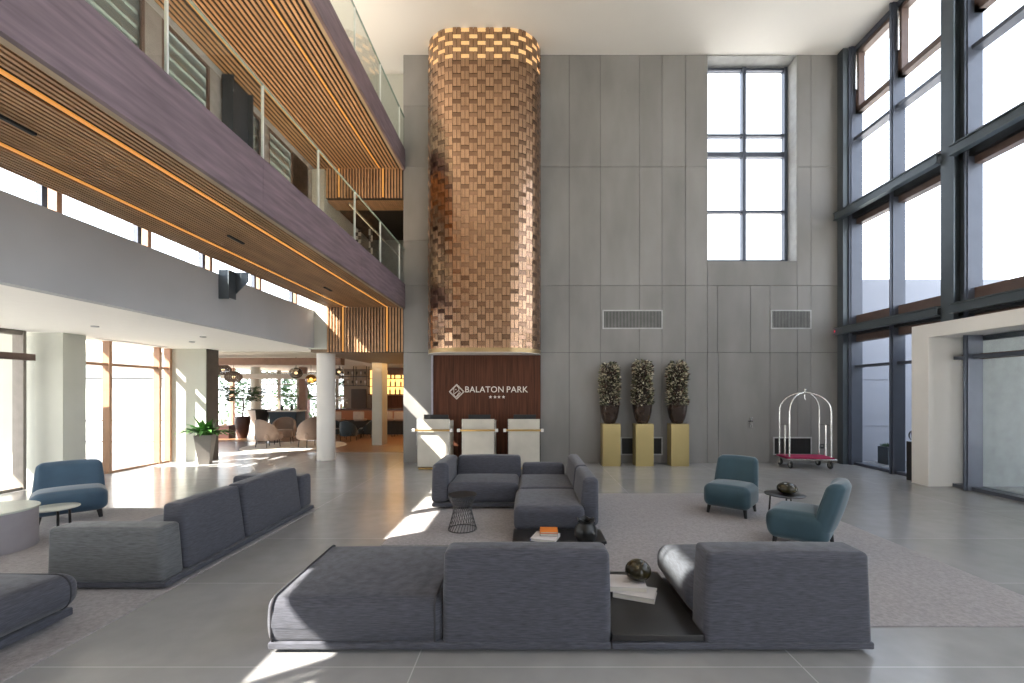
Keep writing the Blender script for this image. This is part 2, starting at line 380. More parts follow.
MB().box(px_x(819.5), px_x(823.5), YB-.015, YB, px_z(448.5), px_z(444)).build('plate', BLACKG, so, smooth=False)
MB().lathe([(.03, 0), (.03, .006), (.02, .006)], 16).build('socket_face', GRILL, so, local=True).matrix_local = Matrix.Translation((0, -.017, .055)) @ Matrix.Rotation(PI/2, 4, 'X')

# ---------------- right glazed wall
XB = 7.66
ms = [10.72, 9.5, 7.88, 6.75, 5.5, 4.25, 3.0, 1.75, .5, -.75, -2, -3.25, -4.5]
fr = MB()
for y in ms: fr.box(7.88, 8.15, y, y+.07, 0, ZC)
pn = MB().box(8.10, 8.11, -5.2, 10.98, 0, ZC)
fr.box(7.95, 8.15, -5.2, 11, 0, .06).box(7.97, 8.15, -5.2, 11, 2.37, 2.43).box(7.95, 8.16, -5.2, 11, 7.90, 7.98).box(7.97, 8.14, -5.2, 11, ZC-.12, ZC)
for y in ms: fr.box(7.84, 7.88, y+.02, y+.05, 0, ZC)
ex = MB(); ex.box(8.0, 8.16, -5.2, 11, 3.0, 3.16).box(8.0, 8.16, -5.2, 11, 3.42, 3.64)
ex.box(8.0, 8.16, -5.2, 11, 5.86, 5.99).box(8.0, 8.16, -5.2, 11, 6.30, 6.46)
dk = MB().box(7.9, 8.16, -5.2, 11, 3.16, 3.42).box(7.9, 8.16, -5.2, 11, 5.99, 6.30)
sash = MB()
edges = [11.0]+[m_+.035 for m_ in ms]
for a, b in zip(edges[1:], edges[2:]):
    y1, y0 = a-.05, b+.05
    if y1-y0 < .9: continue
    for z0, z1 in ((8.55, 10.05),):
        sash.box(7.98, 8.13, y0, y1, z0, z0+.13).box(7.98, 8.13, y0, y1, z1-.08, z1).box(7.98, 8.13, y0, y0+.09, z0, z1).box(7.98, 8.13, y1-.09, y1, z0, z1)
act = MB()
for a, b in zip(edges[1:5], edges[2:6]): act.box(7.93, 7.98, a-.11, a-.06, 9.1, 10.0)
wr = window('window_2', fr, pn, MULL, (('brown_transom', ex, BROWNF), ('dark_transom', dk, DARKST), ('sash', sash, BROWNF), ('opener', act, CHROME)))
# steel frame of the glazed wall: columns and rails
def hcol(mb, x0, x1, y0, y1, z0, z1, t=.025):
    mb.box(x0, x1, y0, y0+t, z0, z1).box(x0, x1, y1-t, y1, z0, z1).box((x0+x1)/2-t/2, (x0+x1)/2+t/2, y0+t, y1-t, z0, z1)
c = MB()
def hcolx(mb, x0, x1, y0, y1, z0, z1, t=.025): mb.box(x0, x0+t, y0, y1, z0, z1).box(x1-t, x1, y0, y1, z0, z1).box(x0+t, x1-t, (y0+y1)/2-t/2, (y0+y1)/2+t/2, z0, z1)
hcolx(c, 7.70, 7.95, 7.96, 8.21, 3.04, ZC); hcolx(c, 7.70, 7.95, 2.0, 2.25, 3.04, ZC); hcolx(c, 7.70, 7.95, -3.8, -3.53, 0, ZC)
struct('trim_1', c, STEEL)
c = MB().box(7.72, 7.87, 10.78, 10.98, 0, ZC); struct('trim_2', c, STEEL)
def rail(y0, y1, z0, z1, name):
    b = MB().box(7.60, 7.74, y0, y1, z0, z0+.022).box(7.60, 7.74, y0, y1, z1-.022, z1).box(7.625, 7.645, y0, y1, z0+.022, z1-.022)
    struct(name, b, STEEL)
    bo = MB()
for i, (z0, z1) in enumerate(((3.19, 3.37), (6.03, 6.22))):
    rail(8.215, 10.96, z0, z1, 'trim_%d' % (3+2*i)); rail(2.26, 7.955, z0, z1, 'trim_%d' % (4+2*i)); rail(-3.5, 1.99, z0, z1, 'trim_%d' % (11+i))
rl = MB().lathe([(.0, 0), (.035, 0), (.035, .02), (.0, .03)], 16)
o = rl.build('alarm_light', RED, None, local=True); o.location = (7.652, 10.945, 3.28); o.rotation_euler = (PI/2, 0, 0)
tag(o, 'small red lamp on the end of the lower steel rail beside the back wall', 'lamp')
# ---------------- entrance portal (right)
struct('wall_vestibule_right', MB().box(8.33, 13, 8.24, 8.60, 0, 3.04).box(10.4, 13, 3.5, 8.24, 2.9, 3.04), mat('vestibule_grey', (.40, .43, .42), .6))
b = MB().box(7.50, 8.325, 8.24, 8.60, 0, 3.04).box(7.50, 10.4, 3.9, 8.24, 2.79, 3.04).box(7.50, 10.4, 3.55, 3.9, 0, 3.04)
struct('door_1', b, PLASTER)
dp = bpy.data.objects['door_1']
fr = MB().box(8.22, 8.32, 8.12, 8.24, .0, 2.79).box(8.22, 8.32, 3.9, 4.0, 0, 2.79).box(8.22, 8.32, 4.0, 8.12, 2.70, 2.79).box(8.22, 8.32, 4.0, 8.12, 0, .05).box(8.22, 8.32, 6.0, 6.08, 0.05, 2.70)
fr.build('door_frame', STEEL, dp, smooth=False)
MB().box(8.10, 8.22, 4.0, 8.22, 2.36, 2.46).build('header_bar', BROWNF, dp, smooth=False)
MB().box(8.262, 8.27, 4.0, 8.12, .05, 2.70).build('pane', GLASS, dp, smooth=False)
MB().box(10.3, 10.31, 3.9, 8.24, .0, 2.79).build('pane', GLASS, dp, smooth=False)
# ---------------- outside, right: a grey wing behind the paving
fa = MB().box(8.35, 30, 11.35, 12.2, -.2, 4.68)
for z in (.9, 2.1, 3.4): fa.box(8.35, 30, 11.335, 11.35, z, z+.02)
struct('wall_outside_right', fa, FACADE)
# ---------------- behind the camera: glazed front of the hall
struct('wall_rear', MB().box(-5.6, 3.0, -5.5, -5.2, 0, ZC).box(3.0, 8.3, -5.5, -5.2, 6.3, ZC), CEIL)
fr = MB()
for x in [3.0+i*1.3 for i in range(4)]: fr.box(x, x+.09, -5.40, -5.25, 0, 6.3)
for z in (0, 2.8, 6.2): fr.box(3.0, 8.1, -5.38, -5.27, z, z+.1)
window('window_3', fr, MB().box(3.0, 8.1, -5.332, -5.326, 0, 6.3), MULL)
# ---------------- left side: low-ceilinged aisle, band wall, galleries
bw = MB().box(XL-.14, XL, -5.4, YB, 2.88, 3.81)
struct('wall_left', bw, BANDM)
struct('ceiling_aisle', MB().box(-9.45, XL-.14, -5.4, 12.0, 2.88, 3.1), mat('aisle_ceiling', (.90, .88, .83), .9, var=.01))
up = MB().box(XL-.1, XL, -5.4, -.95, 4.47, ZC).box(XL-.1, XL, -.35, 12.2, 4.47, 6.42).box(XL-.1, XL, -.35, 5.0, 6.42, 7.25).box(XL-.1, XL, -.35, 12.2, 7.25, ZC).box(XL-.1, XL, -.95, -.35, 4.47, 7.13).box(XL-.1, XL, -.95, -.35, 7.45, ZC)  # gap near the camera is out of view, shaped for the seat's sun patch
struct('wall_left_upper', up, BANDM)
# clerestory strip above the band wall
fr = MB()
cl = [-3.5, -2.3, -1.1, .05, 2.66, 3.89, 5.05, 6.27, 7.5, 8.9, 10.3]
for y in cl: fr.box(XL-.2, XL-.13, y-.09, y-.03, 3.81, 4.47)
fr2 = MB()
for y in cl: fr2.box(XL-.22, XL-.10, y+.04, y+.10, 3.81, 4.47)
blk = MB().box(XL-.2, XL-.14, .95, 2.60, 3.81, 4.47)  # out-of-view opaque panel, added to interrupt the sun stripe on the floor
window('window_4', fr, MB().box(XL-.19, XL-.184, -5.3, .95, 3.81, 4.47).box(XL-.19, XL-.184, 2.6, 11.0, 3.81, 4.47), MULL, (('frame', fr2, WOODF), ('sun_block_panel', blk, BANDM)))
# upper windows with blinds
mod = [(5.05, 6.16), (6.44, 7.42), (8.30, 8.86), (9.10, 10.05)]
prev = 5.0
po = MB()
for a, b in mod+[(10.72, 10.9)]:
    po.box(XL-.06, XL-.01, prev, a, 6.42, 7.25); prev = b
po.box(XL-.06, XL-.01, 10.05, 12.2, 6.42, 7.25)
struct('trim_7', po, mat('grey_post', (.30, .28, .27), .6))
for i, (a, b) in enumerate(mod):
    fr = MB(); t = .045
    fr.box(XL-.05, XL-.015, a, b, 6.42, 6.42+t).box(XL-.05, XL-.015, a, b, 7.20, 7.25).box(XL-.05, XL-.015, a, a+t, 6.42+t, 7.2).box(XL-.05, XL-.015, b-t, b, 6.42+t, 7.2)
    bl = MB().box(XL-.16, XL-.15, a-.25, b+.25, 6.30, 7.40)
    for j in range(4):
        z = 6.45+j*.2; M = Matrix.Translation((XL-.10, 0, z+.09)) @ Matrix.Rotation(-.28, 4, 'Y')
        bl.box(-.004, .004, a-.02, b+.02, -.10, .10, M)
    window('window_%d' % (5+i), fr, MB().box(XL-.045, XL-.039, a+t, b-t, 6.42+t, 7.2), BROWNF, (('blind', bl, BLIND),))
# steel columns at the gallery windows
c = MB(); hcol(c, XL+.02, XL+.22, 7.66, 8.22, 4.46, 7.30)
struct('trim_8', c, mat('navy_steel', (.030, .038, .050), .5, .2))
c = MB().box(XL+.005, XL+.18, 7.60, 7.615, 3.38, 3.88).prism([(XL+.18, 3.88), (XL+.40, 3.88), (XL+.40, 3.72), (XL+.18, 3.50)], 7.78, 7.795, 'y').box(XL+.165, XL+.18, 7.615, 7.795, 3.40, 3.88)
struct('trim_9', c, STEEL)
def slats(x0, x1, y0, y1, z, along='y', pitch=.054, wd=.030, ht=.035, skip=()):
    b = MB(); x = x0+wd
    while x < x1-.01:
        if not any(abs(x-s) < .035 for s in skip):
            if along == 'y': b.box(x-wd/2, x+wd/2, y0, y1, z, z+ht)
            else: b.box(x-wd/2, x+wd/2, y0-ht, y0, z, y1)
        x += pitch
    return b
XF = -3.07
def gallery(i, zb, zt, xl, strips, lab):
    fb = MB(); e_ = [-5.4, -2.7, 0, 2.4, 5.1, 8.1, YB]
    for a_, b_ in zip(e_, e_[1:]): fb.box(XF-.05, XF, a_+.003, b_-.003, zb, zt)
    struct('trim_%d' % i, fb, PURPLE)
    struct('trim_%d' % (i+1), MB().box(XF-.11, XF-.0505, -5.4, YB, zb, zb+.03), TAN)
    c = struct('ceiling_'+lab, MB().box(xl, XF-.05, -5.4, YB, zb+.05, zt-.02), mat('dark_soffit', (.03, .022, .016), .9))
    slats(xl, XF-.12, -5.4, YB, zb+.032, skip=strips, pitch=.054 if i < 30 else .085, wd=.028 if i < 30 else .045, ht=.014).build('slats', SLAT, c, smooth=False)
    for s in strips:
        t = tag(MB().box(s-.018, s+.018, -5.4, YB-.04, zb+.030, zb+.046).build('light_strip', LED, None, smooth=False), '', 'light strip')
        t['label'] = 'warm linear light along the %s gallery underside, %s' % (lab, 'nearer the hall' if s > -4 else 'nearer the windows')
gallery(21, 3.86, 4.47, -5.03, (-3.52, -4.55), 'lower')
gallery(31, 7.32, 7.83, -5.35, (-3.70, -4.86), 'upper')
# slatted end walls under each gallery
dsof = MATS['dark_soffit']
def endwall(name, x0, x1, z0, z1, strips, lab):
    c = struct(name, MB().box(x0, x1, YB+.0, YB+.12, z0, z1), mat('slat_backing_brown', (.035, .022, .015), .8))
    slats(x0, x1, YB, z1, z0, 'z', skip=strips, pitch=.074, wd=.036).build('slats', SLAT, c, smooth=False)
    for s in strips:
        MB().box(s-.018, s+.018, YB-.03, YB-.005, z0+.02, z1).build('light_strip', LED, c, smooth=False)
endwall('wall_end_lower', -5.03, -3.12, 2.77, 3.905, (-3.52, -4.62), 'lower')
endwall('wall_end_upper', -5.20, -3.12, 6.62, 7.365, (-3.62, -4.72), 'upper')
struct('wall_end_side', MB().box(XL-.14, -5.03, YB, YB+.3, 2.85, 4.47), PIERM)
# second-floor passage behind the gallery
struct('wall_passage', MB().box(-5.6, -3.1, 14.2, 14.4, 4.4, 6.8).box(-3.12, -3.0, 11.52, 14.2, 4.4, 6.8).box(-5.6, -3.1, 11.12, 14.2, 4.3, 4.45), mat('green_grey_wall', (.22, .25, .24), .7))
struct('wall_passage_left', MB().box(-5.5, -5.12, 11.1, 14.2, 4.45, 6.8).box(XL, -5.05, 10.9, 11.1, 4.45, 7.3), PIERM)
c = struct('ceiling_passage', MB().box(-5.5, -3.1, 11.12, 14.2, 6.68, 6.8), dsof)
sl = MB(); x = -5.1
while x < -3.15: sl.box(x, x+.03, 11.12, 11.75, 6.62, 6.655); x += .054
sl.build('slats', SLAT, c, smooth=False)
struct('wall_upper_back', MB().box(-5.6, -3.1, 11.66, 11.8, 7.3, ZC).box(-5.6, -3.1, 11.12, 11.66, 7.32, 7.83), PIERM)
for k, (px, ya, yb2) in enumerate(((348, 213, 233), (358.5, 210, 243), (371, 222, 254))):
    t = thing('hanging_screen', ['checkered tile screen hanging in the upper passage, leftmost of three', 'tallest bright checkered tile screen, middle of three in the upper passage', 'narrow dim checkered tile screen, rightmost of three in the upper passage'][k], 'screen', (px_x(px, 13.0), 13.0, px_z(yb2, 13)))
    x0 = px_x(px-4+k, 13); x1 = px_x(px+4-k, 13); A = MB(); B = MB(); n = 8; zz0 = px_z(yb2, 13); zz1 = 6.6; dz = (zz1-zz0)/n
    for r_ in range(n):
        for q in range(2):
            (A if (r_//2+q) % 2 else B).box(x0+(x1-x0)*q/2, x0+(x1-x0)*(q+1)/2-.01, 12.98, 13.0, zz0+r_*dz, zz0+(r_+1)*dz-.01)
    A.build('pale_tiles', PLASTER, t, smooth=False); B.build('dark_tiles', mat('dark_tile', (.08, .08, .08), .4), t, smooth=False)
# glass balustrades
def balustrade(z0, gtop, rtop, label, rails):
    t = thing('balustrade', label, 'railing', (XF-.03, 3, z0))
    ys = [-4.4+1.36*i for i in range(12)]
    for a in ys:
        b_ = min(a+1.36, YB-.02)
        if b_-a > .2: MB().box(XF-.025, XF-.012, a+.008, b_-.008, z0-.05, gtop).build('glass_panel', RAILG, t, smooth=False)
    for a in ys:
        MB().box(XF-.035, XF-.005, a-.005, a+.005, z0, gtop+.005).build('joint_strip', mat('pale_joint', (.72, .75, .72), .4), t, smooth=False)
    if rails: MB().tube([(XF-.09, 7.78, rtop), (XF-.09, YB-.05, rtop)], .022, 10).build('handrail', CHROME, t)
    MB().box(XF-.034, XF-.004, -5.3, YB-.02, gtop, gtop+.012).build('top_edge', mat('glass_edge', (.25, .33, .30), .2), t, smooth=False)
    return t
balustrade(4.47, 5.33, 5.10, 'glass balustrade with a metal handrail along the lower gallery', True)
balustrade(7.83, 8.62, 0, 'frameless glass balustrade along the upper gallery beside the copper column', False)
# pillars and glazing of the aisle
struct('ceiling_vestibule', MB().box(-11.8, -9.46, 2.0, 8.23, 2.88, 3.1), PLASTER)
struct('wall_vestibule', MB().box(-12.5, -8.70, 8.23, 8.66, 0, 2.88), PIERM)
struct('wall_pier', MB().box(-9.32, -8.23, 11.24, 11.68, 0, 2.88), PIERM)
struct('trim_13', MB().box(-8.23, -8.215, 11.26, 11.68, 0, 2.88), mat('dark_taupe', (.10, .085, .075), .6))  # brownish side panel, its colour also darkened for the pier's shaded side
fr = MB(); tr = MB()
for y in (9.55, 10.85, 11.17): fr.box(-9.24, -9.09, y, y+.07, 0, 2.88)
tr.box(-9.26, -9.12, 8.66, 11.24, 2.34, 2.40).box(-9.26, -9.12, 8.66, 11.24, 0, .04)
window('window_9', fr, MB().box(-9.20, -9.194, 8.66, 11.24, 0, 2.88), WOODF, (('transom', tr, WOODF),))
fr = MB()
for y in (7.96, 6.0, 4.0, 2.0, 0, -2, -4): fr.box(-9.33, -9.13, y, y+.05, 0, 2.88)
fr.box(-9.3, -9.15, -5.3, 8.0, 0, .05).box(-9.3, -9.15, -5.3, 8.0, 2.80, 2.88)
window('window_10', fr, MB().box(-9.20, -9.194, -5.3, 8.2, .05, 2.8), mat('taupe_frame', (.24, .21, .18), .5), (('header_bar', MB().box(-9.12, -9.02, 3, 8.06, 2.34, 2.46), BROWNF),))
col = MB().lathe([(.225, 0), (.225, 2.88)], 40, (-5.30, 11.55, 0)); struct('wall_column', col, PLASTER, smooth=True)
# outside, left
fa = MB().box(-40, -9.45, 12.6, 13.0, -.2, 5.5)
jl = MB()
for z in (.35, .95, 2.15, 3.4): jl.box(-40, -9.45, 12.585, 12.6, z, z+.03)
jl.build('joint_lines', mat('joint_grey', (.10, .10, .10), .8), struct('wall_outside_left', fa, WFACADE), smooth=False)
# ---------------- lounge beyond the hall
struct('ceiling_lounge', MB().box(-13.5, -2.5, 12.0, 24, 2.86, 3.1), LCEIL)
struct('ceiling_bar', MB().box(XL-.14, -2.9, 11.12, 15.5, 2.78, 2.855), mat('brown_soffit', (.22, .14, .08), .5, var=.2, stretch=(12, .3, 1)))
struct('trim_14', MB().box(-9.4, -5.5, 12.9, 13.2, 2.58, 2.78), BEAM)
struct('trim_15', MB().box(-13, -7.6, 18.6, 18.8, 2.35, 2.5).box(-13, -7.6, 17.6, 17.7, 2.45, 2.52), LCEIL)
struct('floor_lounge', MB().box(-7.9, -2.5, 13.0, 24, 0, .006).box(-13, -7.9, 15.9, 24, 0, .006), WOODFL)
struct('wall_lounge', MB().box(-8.6, -2.5, 20.5, 20.7, 0, 2.86).box(-2.9, -2.7, 11.55, 20.5, 0, 2.86), LWALL)
struct('door_2', MB().box(px_x(351, 20.4), px_x(366, 20.4), 20.42, 20.5, 0, px_z(389, 20.4)), mat('dark_brown_door', (.07, .045, .03), .5))
fr = MB(); Yl = 21.5
for x in [-13.2+.95*i for i in range(6)]: fr.box(x, x+.12, Yl, Yl+.12, 0, 2.86)
for z in (0, 1.55, 2.15, 2.7): fr.box(-13.2, -8.2, Yl, Yl+.1, z, z+.06)
window('window_11', fr, MB().box(-13.2, -8.2, Yl+.05, Yl+.056, 0, 2.86), mat('grey_brown_frame', (.2, .17, .13), .5))
fr = MB()
for y in (12.4, 14.2, 16, 17.8, 19.6): fr.box(-13.3, -13.15, y, y+.15, 0, 2.86)
window('window_12', fr, MB().box(-13.2, -13.19, 12.2, 21.5, 0, 2.86), WOODF)
struct('wall_lounge_column', MB().lathe([(.19, 0), (.19, 2.86)], 28, (px_x(255.5, 19.0), 19.0, 0)), PIERM, smooth=True)
struct('wall_lounge_post', MB().box(px_x(300, 19), px_x(306.5, 19), 18.9, 19.1, 0, 2.86), BEAM)
struct('wall_lounge_pillar', MB().box(px_x(372, 14.7), px_x(382, 14.7), 14.7, 15.25, 0, 2.86), PIERM)
struct('trim_16', MB().box(-6.2, -3.0, 19.4, 19.6, 2.55, 2.86), BEAM)
exec_late = []

# ================================================================ COPPER COLUMN
cc = thing('copper_column', 'tall rounded column of woven copper tiles hanging above the reception desks', 'column', (-1.07, 10.6, 2.7))
def stadium(s):        # arc length -> (x, y, normal angle) round the front of the column
    R = .765; fx0, fx1, yf = -1.685, -.465, 10.175
    q = R*PI/2; L = fx1-fx0
    if s < q: a = PI+s/R; return fx0+R*math.cos(a), yf+R+R*math.sin(a), a
    if s < q+L: return fx0+s-q, yf, -PI/2
    a = -PI/2+(s-q-L)/R; return fx1+R*math.cos(a), yf+R+R*math.sin(a), a
TOT = .765*PI+1.22; NC = 19; cwid = TOT/NC; z0c, z1c = 2.80, ZC
bk = MB(); pts = [stadium(TOT*i/76) for i in range(77)]
inner = [(p[0]-.03*math.cos(p[2]), p[1]-.03*math.sin(p[2])) for p in pts]
n = len(inner); bk.add([(x, y, 2.74) for x, y in inner]+[(x, y, ZC) for x, y in inner], [(i, i+1, n+i+1, n+i) for i in range(n-1)]+[tuple(range(n))])
bk.build('core', COPBACK, cc)
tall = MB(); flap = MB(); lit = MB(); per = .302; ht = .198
def tile(mb, s, z, w_, h_, tilt, twist, dep=.0):
    x, y, a = stadium(s); x += math.cos(a)*dep; y += math.sin(a)*dep
    M = Matrix.Translation((x, y, z)) @ Matrix.Rotation(a+PI/2+twist, 4, 'Z') @ Matrix.Rotation(tilt, 4, 'X')
    mb.box(-w_/2, w_/2, -.004, .004, -h_/2, h_/2, M)
for c in range(NC):
    s0 = (c+.5)*cwid; z = z0c-(per/2 if c % 2 else 0)
    while z < z1c:
        zt = min(z+ht, z1c); zb = max(z, z0c)
        if zt-zb > .03:
            tl = random.gauss(0, .02); 
            for k in (-1, 1): tile(tall, s0+k*cwid*.25, (zb+zt)/2, cwid*.455, (zt-zb)*.97, .06+tl*.5, random.gauss(0, .006)+k*.012, .008)
        zb = max(z+ht, z0c); zt = min(z+per, z1c)
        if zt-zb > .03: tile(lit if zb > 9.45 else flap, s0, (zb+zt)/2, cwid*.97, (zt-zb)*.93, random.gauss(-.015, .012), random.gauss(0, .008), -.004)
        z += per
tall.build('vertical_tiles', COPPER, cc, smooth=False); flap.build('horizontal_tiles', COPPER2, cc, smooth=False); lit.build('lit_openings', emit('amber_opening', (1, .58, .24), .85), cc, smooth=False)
rim = MB(); o_ = [(p[0]+.012*math.cos(p[2]), p[1]+.012*math.sin(p[2])) for p in pts]
rim.add([(x, y, z) for z in (2.70, 2.80) for x, y in o_]+[(x, y, z) for z in (2.70, 2.80) for x, y in inner],
        [(i, i+1, n+i+1, n+i) for i in range(n-1)]+[(2*n+i, i, i+1, 2*n+i+1)[::-1] for i in range(n-1)]+[(3*n+i, n+i, n+i+1, 3*n+i+1) for i in range(n-1)])
rim.build('bottom_rim', mat('dull_brass', (.40, .29, .15), .35, 1), cc)
MB().add([(x, y, 2.69) for x, y in o_]+[(x, y, 2.70) for x, y in o_], [tuple(range(n)), tuple(range(n, 2*n))]+[(i, i+1, n+i+1, n+i) for i in range(n-1)]).build('underside', PLASTER, cc, smooth=False)

# ================================================================ RECEPTION
wp = tag(MB().box(px_x(434), px_x(540.3), 10.90, 10.999, 0, 2.70).build('wood_panel', DARKWOOD, None, smooth=False), 'dark walnut wall panel behind the reception desks', 'wall panel')
struct('trim_17', MB().box(px_x(432.4), px_x(434), 10.86, 10.999, 0, 2.70), mat('pale_jamb', (.40, .40, .45), .5))
sg = thing('hotel_sign', 'pale lettered hotel sign with diamond emblem and four stars on the walnut panel', 'sign', (px_x(497, 10.9), 10.9, px_z(400, 10.9)))
def text(body, x0, x1, z0, z1, y, m, parent, name):
    cu_ = bpy.data.curves.new(name, 'FONT'); cu_.body = body; cu_.extrude = .006; cu_.offset = .004; cu_.space_character = 1.05
    o = bpy.data.objects.new(name, cu_); COL.objects.link(o)
    me = bpy.data.meshes.new_from_object(o, depsgraph=bpy.context.evaluated_depsgraph_get())
    bpy.data.objects.remove(o)
    xs_ = [v.co.x for v in me.vertices]; ys_ = [v.co.y for v in me.vertices]
    a, b_, c_, d_ = min(xs_), max(xs_), min(ys_), max(ys_)
    off = PW[parent.name]
    for v in me.vertices:
        v.co = Vector((x0+(v.co.x-a)/(b_-a)*(x1-x0), y-(v.co.z+.006), z0+(v.co.y-c_)/(d_-c_)*(z1-z0)))-off
    me.materials.clear(); me.materials.append(m)
    o = bpy.data.objects.new(name, me); COL.objects.link(o); o.parent = parent; return o
YS = 10.889
text('BALATON', px_x(465.3, YS), px_x(503.6, YS), px_z(392.4, YS), px_z(386.4, YS), YS, LETTER, sg, 'word')
text('PARK', px_x(506.8, YS), px_x(528, YS), px_z(392.4, YS), px_z(386.4, YS), YS, LETTER, sg, 'word')
em = MB(); cx_, cz_ = px_x(456.7, YS), px_z(391.7, YS); r_ = .185
def dia(r, t):
    for a in range(4):
        p = [(r*math.cos(PI/2*k), r*math.sin(PI/2*k)) for k in (a, a+1)]
        em.tube([(cx_+p[0][0], YS-.006, cz_+p[0][1]), (cx_+p[1][0], YS-.006, cz_+p[1][1])], t, 6)
dia(r_, .008); dia(r_*.86, .005)
def ln(*q): em.tube([(cx_+a*r_, YS-.006, cz_+b_*r_) for a, b_ in q], .007, 6)
ln((-.38, .5), (-.38, -.45)); ln((-.38, .5), (-.02, .82), (.30, .5), (.30, .2), (-.38, -.35)); ln((.30, .1), (.52, -.12), (.1, -.6), (-.1, -.6)); ln((-.38, -.45), (-.1, -.72), (.35, -.1))
em.lathe([(0, -.016), (.016, 0), (0, .016)], 8, (cx_-.1*r_, YS-.008, cz_+.3*r_))
em.build('emblem', LETTER, sg)
for px in (490.5, 495, 499, 503.5):
    p = []
    for k in range(10):
        rr = .045 if k % 2 == 0 else .019; a = PI/2+k*PI/5; p.append((px_x(px, YS)+rr*math.cos(a), px_z(397, YS)+rr*math.sin(a)))
    MB().prism(p, YS-.012, YS, 'y').build('star', LETTER, sg, smooth=False)
def desk(px0, px1, label, open_left):
    Y0, Y1 = 10.0, 10.55; x0, x1 = px_x(px0, Y0), px_x(px1, Y0); zt = 1.155
    t = thing('reception_desk', label, 'desk', ((x0+x1)/2, (Y0+Y1)/2, 0), 0, 'reception desks')
    MB().rbox(x0, x1, Y0, Y0+.05, .07, zt, .008).rbox(x0, x0+.04, Y0+.05, Y1, .07, zt-.05, .008).rbox(x1-.04, x1, Y0+.05, Y1, .07, zt-.05, .008).build('front_panel', DESKM, t)
    MB().box(x0+.04, x1-.04, Y0+.06, Y1, .98, 1.01).build('worktop', DARKWOOD, t, smooth=False)
    for xe in (x0+.002, x1-.002): MB().box(xe-.006, xe+.006, Y0-.006, Y0+.008, .02, zt+.004).build('edge_trim', CHROME, t, smooth=False)
    MB().box(x0+.03, x1-.03, Y0-.006, Y0+.1, .015, .05).build('foot_rail', BRASS, t, smooth=False)
    zr = .905; b = MB().tube([(x0-.07, Y0-.05, zr), (x1+.05, Y0-.05, zr)], .022, 10)
    for x in (x0+.1, x1-.1): b.tube([(x, Y0-.05, zr), (x, Y0, zr)], .012, 8)
    b.build('bag_rail', BRASS, t)
    for x in (x0-.07, x1+.05): MB().rbox(x-.032, x+.032, Y0-.085, Y0-.02, zr-.035, zr+.035, .006).build('rail_end', PLASTER, t)
    return x0, x1
dk = [desk(417, 449.5, 'cream reception desk with brass rail, leftmost, striped by sunlight', 1), desk(462, 494.5, 'cream reception desk with brass rail, middle of the three under the sign', 1), desk(508, 540, 'cream reception desk with brass rail, rightmost, beside the grey wall', 1)]
for i, (a, b_) in enumerate(((424, 448.5), (468.5, 490.5), (513.5, 536))):
    Yc = 10.3; x0, x1 = px_x(a, Yc), px_x(b_, Yc)
    t = thing('computer_monitor', 'black computer monitor seen from behind on the %s reception desk' % ('left', 'middle', 'right')[i], 'monitor', ((x0+x1)/2, Yc, 1.01), 0, 'monitors on the reception desks')
    MB().rbox(x0, x1, Yc-.02, Yc+.015, 1.06, px_z(414.6, Yc), .008).build('screen', BLACKG, t)
    MB().box((x0+x1)/2-.1, (x0+x1)/2+.1, Yc-.08, Yc+.08, 1.01, 1.02).box((x0+x1)/2-.02, (x0+x1)/2+.02, Yc+.015, Yc+.035, 1.02, 1.15).build('stand', BLACKG, t, smooth=False)
# pedestals, bowls, bushes
bt = thing('potted_bush', '', 'potted plant')
bd = bt
bowlp = [(.10, 0), (.13, .01), (.19, .14), (.225, .30), (.235, .42), (.242, .45), (.225, .45), (.215, .40)]
MB().lathe(bowlp, 36).build('bowl', BRONZE, bt, local=True)
MB().lathe([(0, .40), (.21, .40)], 24, cap=False).build('soil', SOIL, bt, local=True)
f = MB()
for i in range(1150):
    a = random.uniform(0, 2*PI); z = .46+random.random()**.9*1.02; top = max(0, (z-1.25)/.23)
    r = (.205+.018*math.sin(z*9+a*2))*math.sqrt(max(0, 1-top*top*.8))*random.uniform(.72, 1.02)
    p = (r*math.cos(a), r*math.sin(a), z)
    leaf(f, p, (math.cos(a)+random.uniform(-.8, .8), math.sin(a)+random.uniform(-.8, .8), random.uniform(-.4, 1)), random.uniform(.07, .115), random.uniform(.035, .06))
f.build('foliage', TOPI, bt, local=True)
MB().lathe([(.17, .42), (.18, .9), (.17, 1.3), (.05, 1.4)], 20).build('core', SOIL, bt, local=True)
pdp = thing('pedestal', '', 'pedestal')
MB().rbox(-.215, .215, -.16, .16, 0, 1.01, .006, n=12).build('plinth', GOLD, pdp, local=True)
XSP = [(px_x(603, 10.5)+px_x(620.3, 10.5))/2, (px_x(635.8, 10.5)+px_x(653.8, 10.5))/2, (px_x(671.5, 10.5)+px_x(689, 10.5))/2]
for i, x in enumerate(XSP):
    p_ = pdp if i == 0 else copy_tree(pdp); b_ = bt if i == 0 else copy_tree(bt)
    p_.location = (x, 10.66, 0); b_.location = (x-.02, 10.66, 1.01); b_.rotation_euler.z = i*2.1; b_.scale = (1, 1, (.98, 1.02, 1.0)[i])
    w_ = ('leftmost', 'middle', 'rightmost')[i]
    tag(p_, 'gold square pedestal against the grey wall, %s of three' % w_, 'pedestal', 'gold pedestals')
    tag(b_, 'cylindrical variegated bush in a bronze bowl on the %s gold pedestal' % w_, 'potted plant', 'bushes on pedestals')
